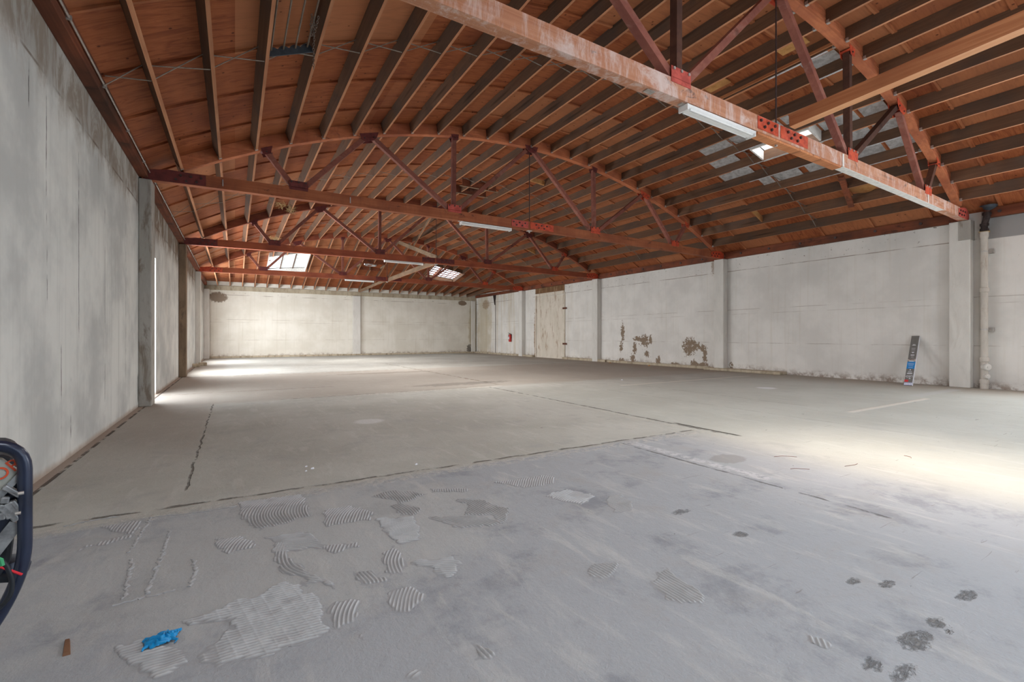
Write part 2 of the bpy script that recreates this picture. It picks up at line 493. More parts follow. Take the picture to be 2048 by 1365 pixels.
M['pil_brown'] = conc('bare_pilaster_brown', lin(142, 122, 102), lin(122, 104, 86), lin(96, 82, 70), .7)
M['beam_conc'] = conc('bare_concrete_beam', lin(190, 178, 156), lin(170, 156, 134), lin(124, 108, 88), .6)
M['curb'] = conc('rough_concrete_curb', lin(196, 182, 160), lin(176, 162, 140), lin(120, 104, 86), .6, 5)
M['mortar'] = conc('dried_mortar', lin(186, 187, 188), lin(176, 177, 178), lin(186, 186, 184), .5, 9, True)
M['doorfill'] = conc('stained_infill', lin(224, 214, 200), lin(212, 202, 186), lin(156, 122, 90), .6, 2.6)
M['brownboard'] = conc('brown_stained_board', lin(132, 100, 72), lin(112, 84, 60), lin(176, 146, 116), .6, 6)
M['iron'] = plain('rusty_cast_iron', lin(66, 54, 52), .7, .3, .3)
M['rust'] = plain('rust', lin(120, 74, 56), .8, .1, .3)
M['pipe'] = conc('painted_cast_iron', lin(206, 198, 188), lin(192, 184, 174), lin(150, 128, 108), .5, 5)
M['bluepaint'] = plain('blue_grey_metal', lin(74, 82, 90), .5, .3)
M['cable'] = plain('grey_cable', lin(128, 112, 98), .6)
M['glove'] = Mat('blue_nitrile', rough=.4, spec=.4).color(lin(20, 140, 200)).m
M['stick'] = wood('stick_wood', lin(120, 84, 62), lin(150, 110, 84), lin(100, 70, 52), 'n')
M['straw'] = wood('straw', lin(190, 160, 110), lin(214, 190, 140), lin(150, 118, 76), 'n')
M['tube'] = plain('navy_painted_tube', lin(44, 52, 74), .28, .2, .25, .5, 6)
M['engine'] = plain('dark_machine_metal', lin(62, 66, 74), .5, .3, .25)
M['greymetal'] = plain('scuffed_grey_metal', lin(168, 170, 172), .4, .4, .25, .4, 30)
M['panel'] = plain('label_grey', lin(176, 178, 170), .5, 0, .1)
M['orange'] = Mat('orange_ink', rough=.5).color(lin(224, 92, 60)).m
M['rubber'] = plain('black_rubber', lin(34, 38, 44), .5)
M['redwire'] = Mat('red_wire', rough=.5).color(lin(214, 44, 56)).m
M['greenwire'] = Mat('green_wire', rough=.5).color(lin(70, 160, 110)).m
M['boxgrey'] = plain('printed_grey_card', lin(120, 118, 114), .55, 0, .04)
M['boxblue'] = Mat('printed_blue_card', rough=.5).color(lin(40, 132, 200)).m
M['boxred'] = Mat('printed_red_card', rough=.5).color(lin(216, 70, 74)).m
M['boxwhite'] = Mat('printed_white_card', rough=.5).color(lin(232, 234, 240)).m
M['boxlilac'] = Mat('printed_lilac_card', rough=.5).color(lin(176, 184, 220)).m
M['foil'] = paint_steel('crinkled_tape', lin(214, 204, 200), lin(110, 96, 92), .35)
M['extred'] = Mat('extinguisher_red', rough=.35, spec=.5).color(lin(196, 34, 30)).m
def pane_mat():
    m = Mat('clear_roof_glazing', rough=.05, spec=.5)
    m.b.inputs['Base Color'].default_value = (1, 1, 1, 1)
    m.b.inputs['Transmission Weight'].default_value = 1
    m.b.inputs['IOR'].default_value = 1.02
    return m.m
M['pane'] = pane_mat()

# ------------------------------------------------------------------ mesh helpers
class MB:
    def __init__(s):
        s.v = []; s.f = []
    def add(s, vs, fs):
        o = len(s.v)
        s.v += [tuple(map(float, p)) for p in vs]
        s.f += [tuple(i + o for i in f) for f in fs]
        return s
    def box(s, x0, x1, y0, y1, z0, z1):
        return s.add([(x0, y0, z0), (x1, y0, z0), (x1, y1, z0), (x0, y1, z0), (x0, y0, z1), (x1, y0, z1), (x1, y1, z1), (x0, y1, z1)],
                     [(0, 3, 2, 1), (4, 5, 6, 7), (0, 1, 5, 4), (1, 2, 6, 5), (2, 3, 7, 6), (3, 0, 4, 7)])
    def hexa(s, b, t):
        return s.add(list(b) + list(t), [(0, 3, 2, 1), (4, 5, 6, 7), (0, 1, 5, 4), (1, 2, 6, 5), (2, 3, 7, 6), (3, 0, 4, 7)])
    def beam(s, p, q, w, h, up=(0, 0, 1)):
        p = Vector(p); q = Vector(q); d = (q - p).normalized()
        u = Vector(up)
        sd = d.cross(u)
        if sd.length < 1e-4:
            sd = d.cross(Vector((0, 1, 0)))
        sd.normalize(); u = sd.cross(d).normalized()
        r = [(-w / 2, -h / 2), (w / 2, -h / 2), (w / 2, h / 2), (-w / 2, h / 2)]
        return s.hexa([p + sd * a + u * b for a, b in r], [q + sd * a + u * b for a, b in r])
    def prism_xz(s, poly, y0, y1):
        n = len(poly)
        return s.add([(x, y0, z) for x, z in poly] + [(x, y1, z) for x, z in poly],
                     [tuple(range(n)), tuple(range(2 * n - 1, n - 1, -1))] + [(i, i + n, (i + 1) % n + n, (i + 1) % n) for i in range(n)])
    def tube(s, pts, r, seg=10, closed=False, flat=1.0):
        pts = [Vector(p) for p in pts]
        n = len(pts)
        rings = []
        ref = None
        for i, p in enumerate(pts):
            a = pts[(i - 1) % n] if closed or i > 0 else p
            b = pts[(i + 1) % n] if closed or i < n - 1 else p
            d = (b - a).normalized()
            if ref is None:
                ref = d.orthogonal().normalized()
            ref = (ref - d * ref.dot(d)).normalized()
            bn = d.cross(ref)
            rr = r[i] if isinstance(r, (list, tuple)) else r
            rings.append([p + (ref * math.cos(t) + bn * math.sin(t) * flat) * rr for t in [2 * PI * k / seg for k in range(seg)]])
        vs = [v for R in rings for v in R]
        fs = []
        m = n if closed else n - 1
        for i in range(m):
            for k in range(seg):
                a = i * seg + k; b = i * seg + (k + 1) % seg
                c = ((i + 1) % n) * seg + (k + 1) % seg; d_ = ((i + 1) % n) * seg + k
                fs.append((a, b, c, d_))
        if not closed:
            fs.append(tuple(range(seg - 1, -1, -1)))
            fs.append(tuple(range((n - 1) * seg, n * seg)))
        return s.add(vs, fs)
    def cyl(s, p, q, r, seg=16, r2=None):
        return s.tube([p, q], [r, r if r2 is None else r2], seg)
    def lathe(s, prof, c=(0, 0, 0), seg=24):
        vs = [(c[0] + max(r, 1e-4) * math.cos(2 * PI * k / seg), c[1] + max(r, 1e-4) * math.sin(2 * PI * k / seg), c[2] + z) for r, z in prof for k in range(seg)]
        fs = [(i * seg + k, i * seg + (k + 1) % seg, (i + 1) * seg + (k + 1) % seg, (i + 1) * seg + k) for i in range(len(prof) - 1) for k in range(seg)]
        fs += [tuple(range(seg - 1, -1, -1)), tuple(range((len(prof) - 1) * seg, len(prof) * seg))]
        return s.add(vs, fs)
    def build(s, name, mat, parent=None, smooth=False, loc=None, bevel=0):
        me = bpy.data.meshes.new(name)
        me.from_pydata(s.v, [], s.f)
        me.validate()
        bm = bmesh.new(); bm.from_mesh(me)
        bmesh.ops.recalc_face_normals(bm, faces=bm.faces)
        bm.to_mesh(me); bm.free()
        if mat:
            me.materials.append(M[mat] if isinstance(mat, str) else mat)
        o = bpy.data.objects.new(name, me)
        COL.objects.link(o)
        if parent:
            o.parent = parent
        if loc:
            o.location = loc
        if smooth:
            for p in me.polygons:
                p.use_smooth = True
            try:
                me.set_sharp_from_angle(angle=math.radians(40))
            except Exception:
                pass
        if bevel:
            b = o.modifiers.new('bevel', 'BEVEL'); b.width = bevel; b.segments = 2; b.limit_method = 'ANGLE'
        return o

def tag(o, label, cat, group=None, kind=None):
    o['label'] = label
    o['category'] = cat
    if group: o['group'] = group
    if kind: o['kind'] = kind
    return o
def thing(name, label, cat, loc=(0, 0, 0), rz=0, group=None):
    o = bpy.data.objects.new(name, None)
    o.empty_display_size = .1
    COL.objects.link(o)
    o.location = loc
    o.rotation_euler = (0, 0, rz)
    return tag(o, label, cat, group)
def struct(o, label=None):
    o['kind'] = 'structure'
    if label:
        o['label'] = label
    return o
ORD = ['first', 'second', 'third', 'fourth', 'fifth', 'sixth', 'seventh', 'eighth', 'ninth', 'tenth', 'eleventh', 'twelfth', 'thirteenth', 'fourteenth',
       'fifteenth', 'sixteenth', 'seventeenth', 'eighteenth', 'nineteenth', 'twentieth', 'twenty-first', 'twenty-second', 'twenty-third', 'twenty-fourth', 'twenty-fifth', 'twenty-sixth']
def arc(x, R):
    return CZ + math.sqrt(R * R - (x - CX) ** 2)
def pol(a, R):
    return CX + R * math.sin(a), CZ + R * math.cos(a)
PATCHES=[
 ([[-0.167, 2.365], [0.003, 2.436], [0.208, 2.482], [0.343, 2.283], [0.338, 2.079], [0.334, 1.982], [0.143, 1.97], [-0.044, 1.989], [-0.094, 2.085], [0.003, 2.213], [-0.005, 2.284], [-0.151, 2.338]],-0.08,0,'large flat patch of grey mortar combed in straight crossing rows, below the curved sweep'),
 ([[-0.395, 2.314], [-0.287, 2.293], [-0.166, 2.163], [-0.161, 2.091], [-0.232, 2.045], [-0.343, 2.149], [-0.37, 2.243]],0.054,0,'combed mortar patch right beside the blue glove'),
 ([[0.339, 2.168], [0.384, 2.198], [0.49, 2.164], [0.448, 1.978], [0.348, 1.989]],1.196,0.5,'thick combed mortar patch with upright ridges at the right end of the largest patch'),
 ([[0.188, 3.056], [0.258, 2.949], [0.302, 2.556], [0.423, 2.364], [0.404, 2.309], [0.316, 2.429], [0.233, 2.549], [0.18, 2.76]],-1.194,-0.6,'long curved sweep of combed mortar above the largest patch'),
 ([[0.018, 3.848], [0.422, 3.814], [0.465, 3.63], [0.42, 3.331], [0.128, 3.231], [0.017, 3.661]],1.325,0.4,'fan-combed mortar patch nearest the cracked slab joint'),
 ([[0.146, 3.115], [0.366, 3.089], [0.461, 2.765], [0.197, 2.863]],-0.454,0.4,'small mortar patch with level ridges above the curved sweep'),
 ([[-0.083, 3.219], [0.037, 3.215], [0.118, 2.97], [-0.037, 2.974]],1.193,0.3,'faint combed mortar patch left of the curved sweep'),
 ([[-0.7, 3.803], [-0.53, 3.799], [-0.515, 3.618], [-0.521, 3.515], [-0.753, 3.448], [-0.751, 3.523], [-0.549, 3.566]],1.523,0,'leftmost combed mortar patch, narrow and slanting'),
 ([[0.884, 3.49], [1.073, 3.538], [1.258, 3.333], [1.156, 3.283], [1.01, 3.244], [0.953, 3.404]],-1.608,0,'pale combed mortar patch in the row closest to the joint, left of the slim strip'),
 ([[1.313, 3.443], [1.577, 3.284], [1.518, 3.224], [1.288, 3.338]],1.142,0,'slim strip of combed mortar with short upright ridges'),
 ([[0.93, 3.232], [1.043, 3.265], [1.095, 3.074], [1.031, 2.965], [0.96, 3.008]],-1.475,0.2,'combed mortar patch with slanting ridges in the middle of the cluster'),
 ([[1.399, 3.094], [1.544, 3.007], [1.644, 2.744], [1.603, 2.676], [1.471, 2.565], [1.458, 2.709], [1.339, 2.816], [1.405, 2.927]],-1.466,0,'ragged mortar patch at the right end of the cluster'),
 ([[0.78, 3.081], [1.021, 2.971], [0.932, 2.617], [0.84, 2.631], [0.784, 2.763]],-0.241,0.3,'square mortar patch in the middle of the cluster'),
 ([[1.112, 2.882], [1.458, 2.709], [1.464, 2.553], [1.191, 2.607]],-1.111,0,'wide thin mortar smear with faint ridges'),
 ([[1.819, 3.319], [2.331, 3.236], [2.241, 3.013], [1.948, 3.087]],0.883,0,'combed mortar patch farthest back, lying alone near the joint'),
 ([[1.965, 2.841], [2.223, 2.872], [2.318, 2.629], [2.246, 2.606], [2.11, 2.563], [2.022, 2.741]],0.32,0.3,'wing-shaped combed mortar patch left of the rounded one'),
 ([[2.399, 2.602], [2.493, 2.569], [2.475, 2.406], [2.333, 2.293], [2.222, 2.323], [2.227, 2.433]],-1.165,0.5,'rounded combed mortar patch farthest right in the back row'),
 ([[0.676, 2.447], [0.716, 2.54], [0.77, 2.607], [0.766, 2.462], [0.765, 2.307], [0.722, 2.291], [0.669, 2.293], [0.663, 2.368]],1.32,0.5,'leaf-shaped mortar patch with curved upright ridges'),
 ([[0.813, 2.365], [1.031, 2.326], [1.015, 2.221], [0.92, 2.142], [0.855, 2.242]],-0.451,0,'combed mortar patch with level ridges right of the leaf-shaped one'),
 ([[0.61, 2.151], [0.713, 2.124], [0.762, 2.042], [0.742, 2.012], [0.651, 1.963], [0.579, 1.984]],1.107,0.4,'combed mortar patch with bowed upright ridges below the leaf-shaped one'),
 ([[0.526, 2.43], [0.616, 2.396], [0.634, 2.265], [0.546, 2.289]],-1.461,0.3,'small faint mortar patch left of the leaf-shaped one'),
 ([[0.781, 1.627], [0.808, 1.635], [0.833, 1.549], [0.811, 1.528], [0.789, 1.536]],-1.455,0,'small combed mortar patch alone near the bottom centre'),
 ([[1.517, 1.835], [1.619, 1.837], [1.72, 1.798], [1.656, 1.731], [1.547, 1.716], [1.519, 1.762]],-1.457,0,'oval combed mortar patch alone right of centre'),
 ([[0.512, 1.612], [0.568, 1.614], [0.577, 1.573], [0.56, 1.553], [0.502, 1.573]],0.274,0,'blob of smooth mortar at the very bottom of the floor'),
 ([[0.438, 2.794], [0.497, 2.798], [0.618, 2.765], [0.603, 2.695], [0.476, 2.684]],1.217,0,'thin strip of mortar with upright ridges just right of the curved sweep'),
 ([[0.53, 3.376], [0.694, 3.374], [0.791, 3.219], [0.763, 3.057], [0.548, 3.087], [0.481, 3.064]],1.169,0.3,'combed mortar patch between the fan-combed and the square one'),
 ([[0.422, 1.918], [0.454, 1.905], [0.448, 1.851], [0.415, 1.853]],0.957,0,'tiny mortar patch below the thick upright-ridged one'),
 ([[1.828, 1.64], [1.902, 1.608], [1.896, 1.48], [1.857, 1.333], [1.753, 1.328], [1.697, 1.41], [1.7, 1.531]],-1.599,0,'large rough combed mortar patch farthest right near the bottom'),
 ([[1.979, 1.01], [1.981, 0.931], [1.955, 0.903], [1.939, 0.942]],-2.503,0,'small footprint-like mortar patch at the bottom right'),
]
RIDGES=[
 [[-0.464, 2.678], [-0.405, 2.681], [-0.344, 2.685], [-0.288, 2.682], [-0.241, 2.696]],
 [[-0.436, 2.71], [-0.443, 2.84], [-0.452, 2.936], [-0.471, 3.178]],
 [[-0.354, 2.701], [-0.351, 2.807], [-0.349, 2.922], [-0.342, 3.186], [-0.346, 3.516]],
 [[-0.505, 3.284], [-0.494, 3.4], [-0.488, 3.496], [-0.479, 3.829]],
 [[-0.525, 3.836], [-0.412, 3.831], [-0.269, 3.797], [-0.122, 3.78], [0.005, 3.783]],
 [[-0.182, 2.694], [-0.173, 2.892], [-0.194, 3.012]],
 [[-0.92, 3.935], [-0.806, 3.976], [-0.656, 3.978]],
]

# ================================================================== THE SETTING
fl = MB()
fl.add([(XL - .1, YF - 3, 0), (XR + .1, YF - 3, 0), (XR + .1, YB + .1, 0), (XL - .1, YB + .1, 0), (XL - .1, YF - 3, -.2), (XR + .1, YF - 3, -.2), (XR + .1, YB + .1, -.2), (XL - .1, YB + .1, -.2)],
       [(0, 1, 2, 3), (7, 6, 5, 4), (0, 4, 5, 1), (1, 5, 6, 2), (2, 6, 7, 3), (3, 7, 4, 0)])
struct(fl.build('floor', 'floor'), 'grey dusty concrete floor with slab joints and old mortar')
wl_ = MB()
def wseg(m, xa, xc, y0, y1, z0, top=True):
    za, zc_ = (arc(xa, RD) - .003, arc(xc, RD) - .003) if top is True else (top, top)
    m.hexa([(xa, y0, z0), (xc, y0, z0), (xc, y1, z0), (xa, y1, z0)], [(xa, y0, za), (xc, y0, zc_), (xc, y1, zc_), (xa, y1, za)])
yy_ = YF
for y0, y1, zs_, zt_, p_ in SIDE:
    wseg(wl_, XL - .25, XL, yy_, y0, 0)
    wseg(wl_, XL - .25, XL, y0, y1, zt_)
    if zs_:
        wseg(wl_, XL - .25, XL, y0, y1, 0, zs_)
    yy_ = y1
wseg(wl_, XL - .25, XL, yy_, YB, 0)
wseg(wl_, XL - .25, XL, 23.3, YB, ZW, 4.15)
struct(wl_.build('wall_left', 'wall_left'), 'pale grey concrete side wall on the left')
for i_, (y0, y1, zs_, zt_, p_) in enumerate(SIDE):
    d_ = struct(thing('door_2' if i_ == 0 else 'window_%d' % (i_ + 6), 'open side door in the left wall behind the grey pilaster' if i_ == 0 else 'added unseen side window in the left wall behind a pilaster', 'doorway' if i_ == 0 else 'window', (XL, y0, 0)))
    for q_ in ((-.16, -.10, 0, .05, zs_, zt_), (-.16, -.10, y1 - y0 - .05, y1 - y0, zs_, zt_), (-.16, -.10, .05, y1 - y0 - .05, zt_ - .05, zt_)):
        MB().box(*q_).build('opening_frame', 'ledger', d_)
m = MB()
wseg(m, XR, XR + .25, YF, -2.3, 0)
wseg(m, XR, XR + .25, -2.3, 1.9, 3.3)
wseg(m, XR, XR + .25, -2.3, 1.9, 0, 1.0)
wseg(m, XR, XR + .25, 1.9, YB, 0)
wseg(m, XR, XR + .25, 23.3, YB, ZW, 4.15)
struct(m.build('wall_right', 'wall_right'), 'white painted concrete side wall on the right')
struct(MB().box(XL - .25, XR + .25, YB, YB + .25, 0, 4.2).build('wall_back', 'wall_back'), 'cream painted concrete wall at the far end')
# front wall with the added wide door opening behind the camera
fw = MB()
OX0, OX1, OZ = 2.6, 9.6, 3.72
fw.box(XL - .25, OX0, YF - .2, YF, 0, ZW)
fw.box(OX1, XR + .25, YF - .2, YF, 0, ZW)
xs = np.linspace(XL - .25, XR + .25, 25)
for a, b in zip(xs[:-1], xs[1:]):
    z0a = z0b = OZ if (a >= OX0 - .7 and b <= OX1 + .7) else 0
    fw.hexa([(a, YF - .2, z0a), (b, YF - .2, z0b), (b, YF, z0b), (a, YF, z0a)],
            [(a, YF - .2, arc(a, RD) + .05), (b, YF - .2, arc(b, RD) + .05), (b, YF, arc(b, RD) + .05), (a, YF, arc(a, RD) + .05)])
struct(fw.build('wall_front', 'wall_left'))

# roof deck, curved over the bays and sloping down over the last one
A0, DA = -.5087, .04182
JA = [A0 + k * DA for k in range(25)]
JX = [pol(a, RJ)[0] for a in JA]
ZB = 4.16
def hip_z(x, y):
    return ZB + (arc(x, RD) - ZB) * (YB - y) / (YB - YH)
HOLES = {   # (x0, x1, y0, y1) openings
    'near': (10.50, 11.03, 5.2, 6.45),
    'back1': (1.0, 3.0, -2.4, -.4),
    'back2': (9.2, 11.2, -2.4, -.4),
    'pool': (JX[8], JX[10], .8, 2.3),
    'left': (1.42, 3.2, 24.55, 26.95),
    'right': (9.86, 11.72, 25.05, 26.75),
    'vent': (6.62, 7.18, 13.7, 14.2),
    'hipvent': (6.2, 6.85, 25.95, 26.5),
}
def in_hole(x, y):
    for h in HOLES.values():
        if h[0] - 1e-6 < x < h[1] + 1e-6 and h[2] - 1e-6 < y < h[3] + 1e-6:
            return True
    return False
xb = sorted(set([round(v, 4) for v in list(np.linspace(XL - .2, XR + .2, 70)) + [h[i] for h in HOLES.values() for i in (0, 1)]]))
yb = sorted(set([YF - .2, YH] + [h[i] for h in HOLES.values() for i in (2, 3)] + [YB + .2]))
def deck_z(x, y):
    return arc(x, RD) if y <= YH else hip_z(x, y)
dk = MB()
for i in range(len(xb) - 1):
    for j in range(len(yb) - 1):
        xa, xc, ya, yc = xb[i], xb[i + 1], yb[j], yb[j + 1]
        if in_hole((xa + xc) / 2, (ya + yc) / 2):
            continue
        q = [(xa, ya), (xc, ya), (xc, yc), (xa, yc)]
        dk.hexa([(x, y, deck_z(x, y)) for x, y in q], [(x, y, deck_z(x, y) + .03) for x, y in q])
struct(dk.build('ceiling', 'deck'), 'reddish plywood roof deck seen from below')
# sheet joints: narrow battens lying across the roof under the deck
sb = MB()
ys = [v for v in np.arange(.8, YH, 1.2)]
for yy in ys:
    for k in range(-1, 25):
        a0 = (JA[k] + .0018) if k >= 0 else -.543
        a1 = (JA[k + 1] - .0018) if k < 24 else .541
        am = (a0 + a1) / 2
        xm = pol(am, RD)[0]
        if in_hole(xm, yy):
            continue
        p = [pol(a, RD) for a in (a0, a1)]
        r = [pol(a, RD - .028) for a in (a0, a1)]
        w = .035
        sb.hexa([(r[0][0], yy - w, r[0][1]), (r[1][0], yy - w, r[1][1]), (r[1][0], yy + w, r[1][1]), (r[0][0], yy + w, r[0][1])],
                [(p[0][0], yy - w, p[0][1]), (p[1][0], yy - w, p[1][1]), (p[1][0], yy + w, p[1][1]), (p[0][0], yy + w, p[0][1])])
for yy in (24.4, 25.6, 26.8, 28.0):
    for a, b in zip([XL] + JX, JX + [XR]):
        a += .03; b -= .03
        if in_hole((a + b) / 2, yy):
            continue
        z = lambda x, y: hip_z(x, y)
        w = .035
        q = [(a, yy - w), (b, yy - w), (b, yy + w), (a, yy + w)]
        sb.hexa([(x, y, z(x, y) - .028) for x, y in q], [(x, y, z(x, y)) for x, y in q])
struct(sb.build('trim_1', 'deck'), 'narrow wooden battens over the joints of the roof deck')

# concrete base curbs and the bare beam on the back wall
struct(MB().box(XL, XR, YB - .05, YB, 3.68, 3.93).build('trim_2', 'beam_conc', bevel=.01), 'bare concrete beam along the top of the far wall')
cb = MB()
for x0, y0, y1, h in ((14.33, 7.9, 10.6, .085), (14.58, 10.6, 15.9, .1), (14.5, 15.9, 19.15, .11), (14.52, 21.95, 25.9, .1), (14.58, 26.0, 29.4, .1)):
    cb.box(x0, XR, y0, y1, 0, h)
struct(cb.build('baseboard_right', 'curb', bevel=.012), 'low rough concrete curb along the right wall')
struct(MB().box(XL + .25, XR - .2, YB - .16, YB, 0, .1).build('baseboard_back', 'curb', bevel=.012), 'low concrete curb along the far wall')

# blocked doorway in the right wall
d = thing('door_1', 'stained cream blocked-up doorway under a brown board in right wall', 'doorway', (XR, 20.5, 0))
struct(d)
MB().box(-.03, 0, -1.28, 1.27, 0, 3.38).build('infill_panel', 'doorfill', d)
MB().box(-.05, 0, -1.30, 1.27, 3.40, 3.58).build('lintel', 'doorfill', d, bevel=.01)
MB().box(-.035, 0, -1.30, 1.38, 3.58, 4.0).build('head_board', 'brownboard', d)
MB().box(-.05, 0, 1.29, 1.38, 0, 3.5).build('jamb', 'doorfill', d)
MB().box(-.05, 0, -1.36, -1.30, 0, 3.5).build('jamb', 'doorfill', d)
for zz in (.75, 2.6):
    MB().box(-.07, -.03, -1.5, -1.2, zz, zz + .09).build('hinge_strap', 'rust', d)

# ------------------------------------------------------------------ pilasters
names = ['nearest', 'second', 'third', 'farthest']
for k, y in enumerate(PYS):
    o = MB().box(14.48, XR - .001, y, y + PW, 0, 3.875).build('concrete_pilaster', 'pil_white', bevel=.015)
    tag(o, 'white painted concrete pilaster on the right wall, %s from the camera' % names[k].replace('farthest', 'fourth'), 'pillar', 'pilasters along the right wall')
    if k == 0:
        c = MB().box(14.465, 14.74, y - .012, y + .2, 3.42, 3.87).build('bare_patch', 'pil_grey', o)
        c['label'] = 'unpainted top of the pilaster'
    if k == 0:
        continue
    lm = ['pil_grey', 'pil_grey', 'pil_brown', 'pil_white'][k]
    l_ = ['pale grey bare concrete pilaster on the left wall, out at the picture edge', 'grey weathered concrete pilaster on the left wall under the second truss',
          'brown stained concrete pilaster on the left wall under the third truss', 'white concrete pilaster on the left wall nearest the far corner'][k]
    o = MB().box(XL + .001, -1.22, y, y + PW, 0, 3.875).build('concrete_pilaster', lm, bevel=.015)
    tag(o, l_, 'pillar', 'pilasters along the left wall')
for x, w, l_ in ((6.22, .46, 'white concrete pilaster in the middle of the far wall'), (14.3, .3, 'white concrete pilaster in the far right corner')):
    o = MB().box(x, x + w, YB - .14, YB - .052, 0, 3.675).build('concrete_pilaster', 'pil_white', bevel=.015)
    tag(o, l_, 'pillar')
o = MB().box(XL + .001, -1.16, 28.9, YB - .052, 0, 3.675).build('concrete_pilaster', 'pil_white', bevel=.015)
tag(o, 'cream concrete pilaster in the far left corner', 'pillar')
for x, y, l_ in ((-1.30, 21.55, 'small broken concrete block on the floor by the left wall, nearer one'), (-1.12, 22.5, 'small pale concrete block on the floor at the foot of the white left pilaster')):
    o = MB().box(-.13, .13, -.13, .1, 0, .13).build('concrete_block', 'curb', bevel=.02, loc=(x, y, 0))
    o.rotation_euler.z = .2
    tag(o, l_, 'block')

# ------------------------------------------------------------------ ledgers on the side walls
BOUNDS = [YF, TY[0], TY[1], TY[2], TY[3], YB - .1]
BAY = ['behind the first truss', 'between the first and second truss', 'between the second and third truss', 'between the third and fourth truss', 'between the fourth truss and the far wall']
def t_y(k, x):        # near face of a truss at x; the first one stands a hair askew
    return TY[k] + (.0155 * x if k == 0 else 0)
for b in range(5):
    ya = BOUNDS[b] + (.17 if b else .02)
    yc = BOUNDS[b + 1] - .03
    o = MB().box(XL, XL + .13, ya, yc, ZW, 4.105 if b < 4 else 4.06).build('ledger_beam', 'ledger', bevel=.006)
    tag(o, 'dark timber ledger along the top of the left wall, ' + BAY[b], 'beam', 'wall ledgers')
    if b < 4:
        q = MB()
        p = [(XL + .15, y, 4.0) for y in np.linspace(ya, yc, 24)]
        q.tube(p, .011, 8)
        o = q.build('electrical_conduit', 'galv', smooth=True)
        tag(o, 'thin pale conduit running along the left ledger, ' + BAY[b], 'conduit')
        q = MB()
        for y in np.arange(ya + .5, yc, 1.3):
            q.box(XL + .125, XL + .168, y, y + .02, 3.98, 4.02)
        q.build('conduit_strap', 'galv', o)
    yr = ya + (.23 if b == 1 else 0)
    o = MB().box(XR - .13, XR, yr, yc + .0, 3.88, 4.095 if b < 4 else 4.05).build('ledger_beam', 'ledger', bevel=.006)
    tag(o, 'reddish dark timber ledger along the top of the right wall, ' + BAY[b], 'beam', 'wall ledgers')
    for y in np.arange(yr + .7, yc - .2, .95):
        MB().cyl((XR - .15, y, 3.99), (XR - .13, y, 3.99), .034, 12).build('bolt', 'bolt', o)

